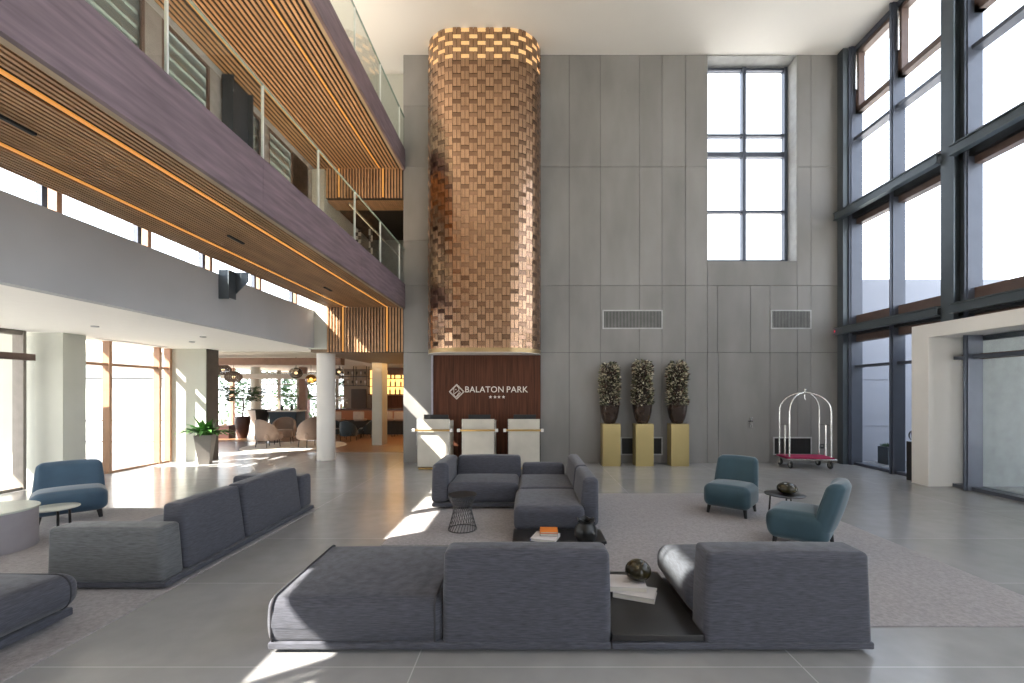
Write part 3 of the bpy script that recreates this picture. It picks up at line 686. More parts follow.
# ================================================================ LUGGAGE CART
lc = thing('luggage_cart', 'chrome birdcage luggage cart with a magenta carpet deck by the back wall', 'luggage cart', (6.55, 10.42, 0))
cxx, cyy = 6.55, 10.42; hx, hy = .455, .25
fa_ = Matrix.Translation((cxx, cyy, 0)) @ Matrix.Rotation(-.10, 4, 'Z')
def LP(x, y, z): return fa_ @ Vector((x, y, z))
b = MB(); b.prism([(-hx-.08, -hy-.05), (hx+.08, -hy-.05), (hx+.08, hy+.05), (-hx-.08, hy+.05)], .205, .225, 'z', fa_); b.build('deck', DARKST, lc, smooth=False)
MB().prism([(-hx-.06, -hy-.03), (hx+.06, -hy-.03), (hx+.06, hy+.03), (-hx-.06, hy+.03)], .225, .262, 'z', fa_).build('carpet', PINK, lc, smooth=False)
MB().tube([LP(x, y, .215) for x, y in ((-hx-.09, -hy-.06), (hx+.09, -hy-.06), (hx+.09, hy+.06), (-hx-.09, hy+.06))], .018, 8, closed=True).build('bumper', CHROME, lc)
for sx in (-1, 1):
    for sy in (-1, 1):
        pts = [LP(sx*hx, sy*hy, z) for z in (.22, .9, 1.32)]
        for k in range(1, 9):
            a = PI/2*k/8; q = math.cos(a); pts.append(LP(sx*hx*q+0*sx, sy*hy*q, 1.32+.44*math.sin(a)))
        MB().tube(pts, .018, 10).build('arched_post', CHROME, lc)
MB().lathe([(0, 0), (.03, 0), (.045, .03), (.045, .055), (.015, .075), (.035, .10), (.03, .13), (0, .14)], 20, LP(0, 0, 1.72)).build('finial', CHROME, lc)
MB().tube([LP(0, 0, 1.74), LP(0, 0, 1.62), LP(.02, 0, 1.59)], .008, 8).build('hook', CHROME, lc)
for sx in (-1, 1):
    x = sx*hx
    MB().tube([LP(x, -hy, 1.0), LP(x, hy, 1.0)], .012, 8).build('side_rail', CHROME, lc)
    MB().tube([LP(x, -.02, .22), LP(x, -.02, 1.0)], .015, 8).build('short_post', CHROME, lc)
for sx in (-1, 1):
    for sy in (-1, 1):
        wv = thing('tmp', '', ''); 
        m4 = Matrix.Translation(LP(sx*(hx-.02), sy*hy, .085)) @ Matrix.Rotation(PI/2, 4, 'Y')
        b = MB(); q = MB().lathe([(.03, -.02), (.078, -.02), (.085, 0), (.078, .02), (.03, .02)], 24); b.v = [tuple(m4 @ Vector(v)) for v in q.v]; b.f = q.f
        wo = b.build('wheel', TIRE, lc)
        b = MB(); q = MB().lathe([(0, -.024), (.045, -.024), (.045, .024), (0, .024)], 20); b.v = [tuple(m4 @ Vector(v)) for v in q.v]; b.f = q.f
        b.build('hub', CHROME, wo)
        c0 = LP(sx*(hx-.02), sy*hy, .0); b = MB().box(c0.x-.03, c0.x-.024, c0.y-.03, c0.y+.03, .08, .2).box(c0.x+.024, c0.x+.03, c0.y-.03, c0.y+.03, .08, .2).box(c0.x-.03, c0.x+.03, c0.y-.03, c0.y+.03, .19, .206)
        b.build('fork', CHROME, wo, smooth=False)
        bpy.data.objects.remove(wv)
# slender black stand beside the portal
st = thing('ornament_stand', 'slender black pedestal with a small scrolled ornament, half hidden behind the entrance portal', 'pedestal', (7.69, 8.80, 0))
MB().rbox(7.63, 7.75, 8.74, 8.88, 0, .78, .01).build('plinth', BLACKT, st)
b = MB()
for k in range(6):
    a = k*PI/3; b.tube([(7.69+.06*math.cos(a)*math.sin(t), 8.80+.06*math.sin(a)*math.sin(t), .90-.09*math.cos(t)) for t in [PI*i/10 for i in range(11)]], .008, 6)
b.build('scrolled_ornament', DARKST, st)
op = thing('outdoor_planter', 'dark square planter outside the glazed wall on the right', 'planter', (px_x(888, 10.6)+.0, 10.9, 0))
MB().prism([(-.16, -.16), (.16, -.16), (.16, .16), (-.16, .16)], 0, .62).build('pot', STEEL, op, local=True, smooth=False)
f = MB()
for i in range(90):
    a = random.uniform(0, 2*PI); leaf(f, (random.uniform(-.1, .1), random.uniform(-.1, .1), .58), (math.cos(a)*.6, math.sin(a)*.6, 1), random.uniform(.08, .16), .03)
f.build('foliage', LEAFD, op, local=True)
op.location = (8.95, 10.9, -.2)

# ================================================================ RUGS
def rug(name, x0, x1, y0, y1, label, h=.012):
    tag(MB().rbox(x0, x1, y0, y1, 0.0, h, .005).build(name, RUG), label, 'rug')
rug('rug', .42, 4.255, 3.29, 7.62, 'large mottled grey rug under the teal armchairs on the right')
rug('rug', -1.68, .41, 5.03, 7.3, 'mottled grey rug under the wire side table inside the corner sofa')
rug('rug', -8.2, -3.17, 1.9, 6.66, 'mottled grey rug under the left sofas and round drum table')

# ================================================================ SOFAS
def seat(mb, x0, x1, y0, y1, z0=.10, z1=.37, r=.055, puff=.03): mb.rbox(x0, x1, y0, y1, z0, z1, r, (.008, .008, puff), n=20); return mb
def back(x0, x1, y0, y1, z0, z1, face, tp=.07, side=.05, r=.05):
    """padded back that narrows to the top; face = the side that slopes ('+y', '-y', '+x', '-x')"""
    def wf(p):
        t = (p.z-z0)/(z1-z0); q = p.copy()
        cx0, cy0 = (x0+x1)/2, (y0+y1)/2
        if face[1] == 'y':
            if (p.y-cy0)*(1 if face[0] == '+' else -1) > 0: q.y -= (1 if face[0] == '+' else -1)*tp*t
            q.x = cx0+(p.x-cx0)*(1-side*t/(x1-x0)*1.0)
        else:
            if (p.x-cx0)*(1 if face[0] == '+' else -1) > 0: q.x -= (1 if face[0] == '+' else -1)*tp*t
            q.y = cy0+(p.y-cy0)*(1-side*t/(y1-y0)*1.0)
        return q
    return MB().rbox(x0, x1, y0, y1, z0, z1, r, (.01, .01, .012), wf, n=20)
def base(x0, x1, y0, y1, z0=.03, z1=.09): return MB().rbox(x0, x1, y0, y1, z0, z1, .012, n=12)
def feet(t, pts, h=.03):
    b = MB()
    for x, y in pts:
        on = (.40 < x < 4.3 and 3.25 < y < 7.66) or (-1.7 < x < .45 and 5 < y < 7.34) or (x < -3.1)
        b.box(x-.04, x+.04, y-.04, y+.04, .0125 if on else 0, h)
    b.build('feet', FEET, t, smooth=False)
def ring(x, y0, y1, z0, z1, r, t=.006, axis='x'):
    pts = []
    for cyc, (cy_, cz__, a0) in enumerate(((y1-r, z1-r, 0), (y0+r, z1-r, PI/2), (y0+r, z0+r, PI), (y1-r, z0+r, 1.5*PI))):
        for k in range(5):
            a = a0+PI/2*k/4; u, v = cy_+r*math.cos(a), cz__+r*math.sin(a); pts.append((x, u, v) if axis == 'x' else (u, x, v))
    return MB().tube(pts, t, 6, closed=True)
# -- front sofa
Y0 = 2.95
s = thing('sofa', 'long slate grey modular sofa in the foreground with its back to the viewer', 'sofa', (.29, 3.5, 0))
base(-1.745, .558, Y0-.007, 3.92, .03, .077).build('plinth', FAB, s); base(.562, 2.322, Y0-.007, 4.0, .03, .077).build('plinth', FAB, s)
def slope(p):
    q = p.copy(); t = max(0, min(1, (p.y-Y0)/.95))
    if p.z > .2: q.z -= .035*(1-t)
    q.y -= .02*math.sin(PI*max(0, min(1, (p.z-.08)/.3)))*(1-t)
    return q
o = MB().rbox(-1.765, -.585, Y0+.012, 3.93, .05, .395, .055, (.012, .008, .03), slope, n=20).build('seat_cushion', FAB, s)
for xr in (-1.722, -.625):
    rg = ring(xr, Y0+.004, 3.936, .05, .403, .058, .008); rg.v = [tuple(slope(Vector(v))) for v in rg.v]; rg.build('piping', PIPE, o)
seat(MB(), -.578, .556, 3.18, 3.92, .05, .38).build('seat_cushion', FAB, s)
back(-.577, .560, Y0, 3.22, .045, .69, '+y', .06, .02, .045).build('backrest', FAB, s)
seat(MB(), 1.165, 2.30, 3.16, 4.04, .128, .385, .10, .03).build('seat_cushion', FAB, s)
b_ = back(1.184, 2.318, Y0, 3.2, .05, .675, '-y', .0, .05, .035).build('backrest', FAB, s)
MB().box(.558, .566, 3.0, 3.03, .19, .23).build('care_tag', FEET, s, smooth=False); MB().box(2.314, 2.324, 3.0, 3.03, .19, .23).build('care_tag', FEET, s, smooth=False)
o = MB().rbox(.566, 1.178, Y0-.002, 4.0, .085, .128, .004, n=12).build('tabletop', BLACKT, s)
feet(s, [(-1.6, 3.1), (-1.6, 3.8), (.3, 3.1), (.3, 3.8), (.7, 3.1), (.7, 3.9), (2.1, 3.12), (2.1, 3.85)])
# -- corner sofa
s = thing('sofa', 'slate grey corner sofa in the middle facing the viewer, around the wire table', 'sofa', (-.2, 6.6, 0))
base(-1.44, -.14, 6.58, 7.62, .045, .10).build('plinth', FAB, s); base(-.135, .85, 4.83, 7.62, .045, .10).build('plinth', FAB, s)
seat(MB(), -1.20, -.15, 6.56, 7.40, .105, .40, .07).build('seat_cushion', FAB, s)
back(-1.20, -.115, 7.30, 7.62, .10, .69, '-y', .10, .03).build('backrest', FAB, s)
back(-1.46, -1.20, 6.58, 7.62, .10, .69, '-x', .02, .03, .07).build('armrest', FAB, s)
seat(MB(), -.13, .68, 6.30, 7.40, .105, .39, .06).build('seat_cushion', FAB, s)
seat(MB(), -.17, .68, 5.24, 6.29, .105, .39, .07).build('seat_cushion', FAB, s)
back(-.10, .62, 7.34, 7.62, .10, .56, '-y', .06, .02).build('armrest', FAB, s)
back(.63, .875, 6.38, 7.62, .10, .70, '-x', .06, .02, .06).build('backrest', FAB, s)
back(.63, .875, 5.42, 6.37, .10, .70, '-x', .06, .02, .06).build('backrest', FAB, s)
MB().rbox(-.17, .86, 4.80, 5.235, .10, .13, .004, n=12).build('tabletop', BLACKT, s)
feet(s, [(-1.3, 6.7), (-1.3, 7.5), (.7, 7.5), (.0, 4.9), (.7, 4.9), (.7, 6.2), (0, 6.2)], .047)
# -- left sofa
s = thing('sofa', 'slate grey sofa on the left with its back along the walkway', 'sofa', (-3.7, 5.1, 0))
base(-4.22, -3.19, 3.87, 6.56, .035, .085).build('plinth', FAB, s)
back(-4.24, -3.225, 3.865, 4.135, .075, .56, '+y', .03, .035, .035).build('armrest', FABT, s)
back(-3.47, -3.21, 4.15, 5.02, .088, .70, '+x', .07, .04, .035).build('backrest', FAB, s)
back(-3.47, -3.21, 5.05, 6.25, .088, .70, '+x', .07, .04, .035).build('backrest', FAB, s)
MB().rbox(-4.23, -3.225, 6.28, 6.56, .088, .56, .045, (.01, .01, .01), n=18).build('armrest', FAB, s)
seat(MB(), -4.22, -3.43, 4.15, 5.04).build('seat_cushion', FAB, s); seat(MB(), -4.22, -3.43, 5.05, 6.27).build('seat_cushion', FAB, s)
feet(s, [(-4.1, 4.0), (-3.35, 4.0), (-4.1, 6.3), (-3.35, 6.3)], .042)
# -- near-left chaise
s = thing('chaise_sofa', 'slate grey chaise cut off by the left edge in the near foreground', 'sofa', (-4.2, 2.6, 0))
base(-4.75, -3.49, 1.6, 3.38, .05, .11).build('plinth', FAB, s)
o = seat(MB(), -4.78, -3.43, 1.58, 3.41, .12, .385, .11, .04).build('seat_cushion', FAB, s)
ring(3.30, -4.78, -3.427, .12, .39, .11, axis='y').build('piping', PIPE, o)
feet(s, [(-4.6, 1.7), (-3.7, 1.7), (-4.6, 3.2), (-3.7, 3.2)], .052)

# ================================================================ TABLE-TOP THINGS
def book(label, x, y, z, sx, sy, h, rz, cover, spine=None, group=None):
    t = thing('book', label, 'book', (x, y, z), rz, group)
    MB().rbox(-sx/2, sx/2, -sy/2, sy/2, 0, .006, .002, n=11).rbox(-sx/2, sx/2, -sy/2, sy/2, h-.006, h, .002, n=11).build('cover', cover, t, local=True)
    MB().box(-sx/2+.0, -sx/2+.008, -sy/2, sy/2, .004, h-.004).build('spine', spine or cover, t, local=True, smooth=False)
    MB().box(-sx/2+.008, sx/2-.006, -sy/2+.006, sy/2-.006, .006, h-.006).build('pages', PAGES, t, local=True, smooth=False)
    return t
book('pale book askew on the black platform of the front sofa, under another', .86, 3.53, .1285, .32, .21, .040, -.38, PAPER)
book('pale book lying on top of another, under the dark egg ornament', .775, 3.61, .1690, .36, .24, .042, -.10, PAPER)
EG = []
def egg(label, x, y, z, rx, rz_, tilt=0):
    b = MB(); pr = [(rx*math.sin(PI*i/20)*(1+.06*math.cos(PI*i/20)), -rz_*math.cos(PI*i/20)) for i in range(21)]
    b.lathe([(max(r, 0.0002), z_+rz_) for r, z_ in pr], 32, cap=False)
    t = tag(b.build('glass_ornament', EGG, None, local=True, angle=80), label, 'ornament'); t.location = (x, y, z-.001); t.rotation_euler = (0, tilt, 0)
egg('dark egg-shaped glass ornament on the stacked books of the front sofa', .905, 3.62, .2115, .105, .085)
book('white and navy book lying under the orange book', .195, 4.90, .1305, .28, .26, .03, -.30, PAPER, NAVY)
book('grey book between the orange book and the white book', .235, 4.96, .1610, .20, .17, .03, -.06, GREYB)
book('orange covered book on top of the pile behind the front sofa', .235, 4.96, .1915, .20, .18, .022, -.04, ORANGE)
v = MB().lathe([(.07, 0), (.10, .015), (.122, .07), (.124, .12), (.11, .165), (.085, .195), (.082, .21), (.10, .245), (.092, .246), (.074, .212), (.078, .195), (.10, .16), (.11, .11), (.09, .03), (.0, .02)], 40, (.63, 4.80, .1305))
v.v = [(x, y, z+(.012*math.sin(5*math.atan2(y-4.8, x-.63)) if z > .36 else 0)) for x, y, z in v.v]
tag(v.build('vase', VASE, None), 'round black vase with a wavy rim on the corner sofa platform', 'vase')
# wire side table
wt = thing('wire_table', 'small round black table on an hourglass wire base in front of the corner sofa', 'side table', (fl(462.5, 530).x, fl(462.5, 530).y, 0))
MB().lathe([(.18, .444), (.184, .448), (.184, .456), (.18, .46)], 40).build('tabletop', FEET, wt, local=True)
MB().tube([(.178*math.cos(a), .178*math.sin(a), .018) for a in [2*PI*k/40 for k in range(40)]], .006, 6, closed=True).build('foot_ring', BLACKT, wt, local=True)
for k in range(28):
    a = 2*PI*k/28
    MB().tube([(r*math.cos(a+.25*t), r*math.sin(a+.25*t), z) for t, (r, z) in enumerate(((.18, .018), (.145, .14), (.112, .27), (.115, .31), (.17, .445)))], .0036, 5).build('wire', BLACKT, wt, local=True)
# small black round table with pebble
bt2 = thing('side_table', 'low round black table between the two teal armchairs', 'side table', (3.47, 5.95, .0))
MB().lathe([(.245, .375), (.25, .379), (.25, .387), (.245, .391)], 44).build('tabletop', BLACKT, bt2, local=True)
for a in (.6, 2.7, 4.3): MB().tube([(.17*math.cos(a), .17*math.sin(a), .376), (.19*math.cos(a), .19*math.sin(a), .012)], .011, 8).build('leg', BLACKT, bt2, local=True)
egg('olive brown glass pebble on the low black table between teal armchairs', 3.49, 5.93, .391, .125, .08)
# left tables
tb = thing('drum_table', 'large pale round drum table cut off by the left edge', 'coffee table', (-6.03, 4.85, .012))
MB().lathe([(.43, 0), (.43, .425)], 56).build('drum', mat('mauve_grey_drum', (.34, .32, .34), .6, var=.06), tb, local=True)
MB().lathe([(.44, .426), (.445, .432), (.445, .445), (.44, .45)], 56).build('tabletop', mat('pale_green_top', (.62, .65, .58), .2, var=.03), tb, local=True)
tb = thing('side_table', 'low round pale table on thin black legs by the blue armchair', 'side table', (-5.97, 5.54, .0125))
MB().lathe([(.235, .285), (.24, .289), (.24, .30), (.235, .304)], 48).build('tabletop', MATS['pale_green_top'], tb, local=True)
for a in (.1, 2.2, 4.3): MB().tube([(.18*math.cos(a), .18*math.sin(a), .286), (.19*math.cos(a), .19*math.sin(a), 0)], .014, 8).build('leg', BLACKT, tb, local=True)

# ================================================================ ARMCHAIRS (local front = -y)
def armchair(m, label, loc, rz, z=.0145):
    t = thing('armchair', label, 'armchair', (loc[0], loc[1], z), rz, 'velvet armchairs')
    W, D = .31, .31
    def bulge(p):
        q = p.copy(); t_ = (p.z-.16)/.27; q.y = p.y if p.y > 0 else p.y*(1+.06*math.sin(PI*max(0, min(1, t_)))); return q
    MB().rbox(-W, W, -D, D-.04, .105, .425, .085, (.012, .015, .022), bulge, n=20).build('seat', m, t, local=True)
    def lean(p):
        q = p.copy(); t_ = (p.z-.27)/.52; q.y = p.y+.15*t_-.05*(abs(p.x)/W)**2; q.x = p.x*(1.0-.10*t_); return q
    MB().rbox(-W+.005, W-.005, D-.165, D+.0, .20, .775, .065, (.01, .02, .01), lean, n=20).build('backrest', m, t, local=True)
    for sx in (-1, 1):
        for sy in (-1, 1):
            MB().tube([(sx*.24, sy*.235, .12), (sx*.255, sy*.25, 0)], [.026, .018], 10).build('leg', FEET, t, local=True)
    return t
def face(dx, dy): return math.atan2(dx, -dy)      # rotation that turns local -y to (dx, dy)
armchair(TEAL, 'teal velvet armchair facing the viewer, left of the low black table', (2.975, 6.43), face(-.65, -.76))
armchair(TEAL, 'teal velvet armchair seen from the side, right of the low black table', (3.14, 5.02), face(-.76, .65))
armchair(BLUE, 'blue velvet armchair on the far left by the windows', (-6.38, 6.13), face(.72, -.69)).scale = (1.18, 1.0, .97)

# ================================================================ AISLE PLANTER
def blades(mb, n_, ln_, wd, z, spread=.9):
    for i in range(n_):
        a = random.uniform(0, 2*PI); L_ = ln_*random.uniform(.6, 1.1)*(.55 if math.sin(a) > .2 else 1); k = random.uniform(.35, spread)
        pts = [Vector((0, 0, z))+Vector((math.cos(a), math.sin(a), 0))*(k*L_*t)+Vector((0, 0, L_*(1.0*t-.75*k*t*t))) for t in (0, .35, .7, 1)]
        sd_ = Vector((-math.sin(a), math.cos(a), 0)); ws = [.2, 1, .8, .05]
        vs = [];
        for p, w_ in zip(pts, ws): vs += [p-sd_*wd*w_/2, p+Vector((0, 0, -.01*w_)), p+sd_*wd*w_/2]
        fs = []
        for j in range(3): fs += [(3*j, 3*j+1, 3*j+4, 3*j+3), (3*j+1, 3*j+2, 3*j+5, 3*j+4)]
        mb.add(vs, fs)
P = fl(204, 461.5)
t = thing('potted_plant', 'lush green plant in a tapered taupe planter beside the aisle pier', 'potted plant', (-7.98, 10.88, 0))
w0, w1, hp = .11, .19, .72
vs = [(-w0, -w0, 0), (w0, -w0, 0), (w0, w0, 0), (-w0, w0, 0), (-w1, -w1, hp), (w1, -w1, hp), (w1, w1, hp), (-w1, w1, hp), (-w1+.03, -w1+.03, hp-.05), (w1-.03, -w1+.03, hp-.05), (w1-.03, w1-.03, hp-.05), (-w1+.03, w1-.03, hp-.05)]
pot = MB(); R45 = Matrix.Rotation(.35, 4, 'Z'); pot.add([R45 @ Vector(v_) for v_ in vs], [(3, 2, 1, 0), (0, 1, 5, 4), (1, 2, 6, 5), (2, 3, 7, 6), (3, 0, 4, 7), (4, 5, 9, 8), (5, 6, 10, 9), (6, 7, 11, 10), (7, 4, 8, 11), (8, 9, 10, 11)])
pot.build('pot', POTG, t, local=True, smooth=False)
f = MB(); blades(f, 130, .66, .10, .66, 1.25); f.build('foliage', LEAF, t, local=True)

# ================================================================ LOUNGE FURNITURE
def tub(m, label, px, py, rz, s_=1.0, grp='lounge armchairs'):
    p = fl(px, py); t = thing('lounge_chair', label, 'armchair', (p.x, p.y, .0185 if px < 320 else .0065), rz, grp)
    t.scale = (s_*.92, s_*.92, s_*1.12)
    b = MB(); prof = []
    n_ = 22; vs = []; fs = []
    for i in range(n_+1):
        a = -PI*.12+(PI*1.24)*i/n_; hh = .42+.38*math.sin(max(0, min(PI, (a+PI*.12)/1.24)))**.8
        for (r, z) in ((.34, .20), (.40, .35), (.42, hh*.75), (.40, hh), (.33, hh), (.33, .42)):
            vs.append((r*math.cos(a), r*math.sin(a)*.95, z))
    for i in range(n_):
        for j in range(5): fs.append((i*6+j, (i+1)*6+j, (i+1)*6+j+1, i*6+j+1))
        fs.append((i*6+5, (i+1)*6+5, (i+1)*6, i*6))
    fs += [tuple(range(6)), tuple(n_*6+j for j in range(6))[::-1]]
    b.add(vs, fs).build('shell', m, t, local=True)
    MB().rbox(-.32, .32, -.36, .30, .20, .42, .07, (0, .01, .02), n=16).build('seat', m, t, local=True)
    for sx in (-1, 1):
        for sy in (-1, 1): MB().tube([(sx*.25, sy*.24, .22), (sx*.27, sy*.26, 0)], .014, 6).build('leg', FEET, t, local=True)
tag(MB().lathe([(1.55, .007), (1.55, .018)], 56, (fl(289, 448).x-.0, 14.4, 0)).build('rug', CREAMR), 'round cream rug under the taupe chairs in the lounge', 'rug')
tub(BEIGE, 'taupe lounge chair with its curved back turned to the hall, nearest the black tub', 268, 447.5, 2.75)
tub(BEIGE, 'taupe lounge chair facing the hall, second from the left in the lounge', 284, 444, .35)
tub(BEIGE, 'taupe lounge chair just left of the round white column', 311, 447.5, -2.2, 1.1)
tub(NAVYC, 'ink blue lounge chair with its back to the hall, nearest right of the white column', 348.5, 441, 3.0, .82)
tub(NAVYC, 'ink blue lounge chair facing left, beside the square pillar', 366, 438, -1.3, .8)
tub(NAVYC, 'ink blue lounge chair mostly hidden by the round white column', 337, 438.5, 1.2, .8)
# tall planters
def palm(label, px, py, ph, pr, m, fol, hh, n_):
    p = fl(px, py); t = thing('potted_palm', label, 'potted plant', (p.x, p.y, .006))
    MB().lathe([(pr*.55, 0), (pr*.8, ph*.3), (pr, ph*.75), (pr*.98, ph), (pr*.85, ph), (pr*.85, ph-.05), (0, ph-.05)], 28).build('pot', m, t, local=True)
    MB().tube([(0, 0, ph-.05), (.04, 0, ph+hh*.4), (0, .02, ph+hh*.7)], .03, 8).build('stem', POTB, t, local=True)
    f = MB()
    for i in range(n_):
        a = random.uniform(0, 2*PI); e = random.uniform(-.3, 1); r = random.uniform(.1, .6)
        leaf(f, (r*math.cos(a), r*math.sin(a), ph+hh*.72+random.uniform(-.18, .35)), (math.cos(a), math.sin(a), e*.5), random.uniform(.15, .32), .06)
    f.build('foliage', fol, t, local=True)
palm('palm in a tall brown pot in the lounge, left of the black and white tub', 242.5, 438.5, .84, .26, POTB, LEAFD, 1.05, 260)
palm('bushy green plant in a pale pot on the lounge window side', 298, 431, .95, .2, POTG, LEAF, .85, 240)
p = fl(259, 435); t = thing('host_stand', 'black host stand with flared top and pale curved side in the lounge', 'stand', (p.x, p.y, .006))
MB().lathe([(.26, 0), (.28, .3), (.36, .75), (.45, 1.05)], 32, a0=-PI*.42, a1=PI*.9, cap=False).lathe([(.24, 0), (.26, .3), (.34, .75), (.43, 1.05)], 32, a0=-PI*.42, a1=PI*.9, cap=False).build('black_shell', BLACKG, t, local=True)
MB().lathe([(.25, 0), (.27, .3), (.35, .75), (.44, 1.04)], 20, a0=PI*.9, a1=PI*1.6, cap=False).build('pale_panel', PLASTER, t, local=True)
MB().lathe([(.0, 1.04), (.45, 1.04), (.45, 1.06), (0, 1.06)], 32).build('top', BLACKG, t, local=True)
# buffet table in the lounge
p = fl(289, 433); t = thing('buffet_counter', 'dark counter with pale top in front of the lounge windows', 'counter', (p.x, 18.2, .006))
x0, x1 = px_x(272, 18.2), px_x(299, 18.2)
MB().box(x0, x1, 18.0, 18.7, .006, .98).build('body', NAVYC, t, smooth=False)
MB().box(x0-.05, x1+.05, 17.95, 18.75, .98, 1.03).build('top', PLASTER, t, smooth=False)
for k in range(5):
    x = x0+.15+k*(x1-x0-.3)/4; b = MB().lathe([(.0, 0), (.05, 0), (.06, .1), (.035, .16), (.02, .24), (0, .24)], 12, (x, 18.3, 1.031)) if k % 2 else MB().lathe([(.04, 0), (.10, .05), (.11, .06), (0, .02)], 14, (x, 18.3, 1.031))
    tag(b.build('bottle' if k % 2 else 'bowl', (VASE, PLASTER)[k % 2 == 0]), ('dark bottle on the lounge counter, ' if k % 2 else 'small white bowl on the lounge counter, ')+('first from the left', 'second from the left', 'in its middle', 'second from the right', 'first from the right')[k], 'bottle' if k % 2 else 'bowl', 'tableware on the lounge counter')
# bar
t = thing('bar_counter', 'long dark bar counter with a glowing orange front in the lounge', 'bar counter', (-6.0, 18.5, .006))
MB().box(-8.3, -3.2, 18.5, 19.0, .006, .62).build('base', BLACKG, t, smooth=False)
MB().box(-8.3, -3.2, 18.52, 19.0, .62, 1.03).build('glowing_front', ORNG, t, smooth=False)
MB().box(-8.4, -3.1, 18.25, 19.1, 1.03, 1.10).build('top', mat('bar_top', (.05, .02, .015), .25), t, smooth=False)
for i, px in enumerate((338, 360.5, 388.5, 401)):
    x = px_x(px, 17.8); t = thing('bar_stool', 'pale backed bar stool at the bar, '+('beside the round white column', 'just left of the square pillar', 'just right of the square pillar', 'nearest the grey concrete pier')[i], 'bar stool', (x, 17.8, .006), 0, 'bar stools')
    MB().rbox(-.2, .2, -.2, .2, .62, .70, .03, n=12).build('seat', BEIGE, t, local=True)
    MB().rbox(-.22, .22, -.22, -.16, .68, 1.0, .03, n=12).build('backrest', mat('pale_stool', (.42, .36, .32), .8), t, local=True)
    for sx in (-1, 1):
        for sy in (-1, 1): MB().tube([(sx*.15, sy*.15, .63), (sx*.2, sy*.2, 0)], .013, 6).build('leg', FEET, t, local=True)
# back bar glowing shelves
t = thing('bottle_shelf', 'amber lit bottle shelf on the back wall of the bar', 'shelf', (-4.6, 20.4, .9))
MB().box(-7.33, -3.2, 20.44, 20.49, 1.70, 2.80).build('glowing_back', AMBER, t, smooth=False)
for z in (1.67, 2.03, 2.39): MB().box(-7.35, -3.2, 20.2, 20.44, z, z+.03).build('shelf_board', DARKWOOD, t, smooth=False)
MB().box(-7.2, -3.2, 20.18, 20.44, .9, 1.64).build('cabinet', DARKWOOD, t, smooth=False)
bp = None; cols = [mat('amber_bottle', (.30, .07, .02), .2), mat('green_bottle', (.03, .08, .03), .2), mat('clear_bottle', (.45, .35, .2), .2), VASE]
k = 0
for r, z in enumerate((1.7005, 2.0605, 2.4205)):
    for j in range(16):
        x = -7.05+j*.235+random.uniform(-.04, .04); m_ = cols[(k*7+r) % 4]
        if bp is None or (k % 4 == 0 and k < 16):
            pass
        b = MB().lathe([(.0, 0), (.036, 0), (.038, .17), (.014, .22), (.014, .29), (0, .29)], 10, (x, 20.3, z)).build('bottle', m_, None)
        rowl = ('bottom', 'middle', 'top')[r]
        tag(b, '%s bottle on the %s shelf of the amber lit back bar, %s' % (('amber', 'green', 'clear', 'black')[(k*7+r) % 4], rowl, 'right end' if j > 13 else 'right half' if j > 8 else 'left half'), 'bottle', '%s bottles, %s back bar shelf, %s' % (('amber', 'green', 'clear', 'black')[(k*7+r) % 4], rowl, 'right end' if j > 13 else 'right half' if j > 8 else 'left half'))
        k += 1
# hanging glass rack
t = thing('glass_rack', 'hanging black metal rack of glasses above the bar', 'rack', (px_x(354, 18.4), 18.4, px_z(386, 18.4)))
x0, x1 = px_x(341, 18.4), px_x(368, 18.4); zz = [px_z(q, 18.4) for q in (386, 377, 370)]
for z in zz[:2]: MB().box(x0, x1, 18.25, 18.55, z, z+.025).build('shelf_board', DARKST, t, smooth=False)
b = MB()
for x in (x0, (x0+x1)/2, x1-.02):
    for y in (18.25, 18.53): b.box(x, x+.02, y, y+.02, zz[0], 2.86)
b.build('frame', DARKST, t, smooth=False)
for r in range(2):
    for j in range(6):
        x = x0+.12+j*(x1-x0-.24)/5
        g = MB().lathe([(.03, 0), (.03, .005), (.004, .01), (.004, .07), (.03, .11), (.035, .17), (.03, .2)], 10, (x, 18.4, zz[r]+.0255)).build('wine_glass', PAPER if (j+r) % 2 else VASE, None)
        tag(g, '%s wine glass on the %s board of the hanging bar rack' % ('pale' if (j+r) % 2 else 'dark', ('lower', 'upper')[r]), 'glass', '%s glasses on the %s rack board' % ('pale' if (j+r) % 2 else 'dark', ('lower', 'upper')[r]))
# flowers on bar
t = thing('flower_vase', 'white orchid in a small vase on the bar', 'flowers', (px_x(341, 18.4), 18.4, 1.105))
MB().lathe([(.05, 0), (.06, .1), (.04, .2)], 14).build('vase', PLASTER, t, local=True)
f = MB()
for i in range(40): leaf(f, (random.gauss(0, .12), random.gauss(0, .06), .36+random.gauss(0, .05)), (random.uniform(-1, 1), random.uniform(-1, 1), random.uniform(-1, 1)), .1, .08)
f.build('petals', PLASTER, t, local=True)
MB().tube([(0, 0, .15), (.03, 0, .3), (.1, 0, .38)], .008, 6).build('stem', LEAF, t, local=True)
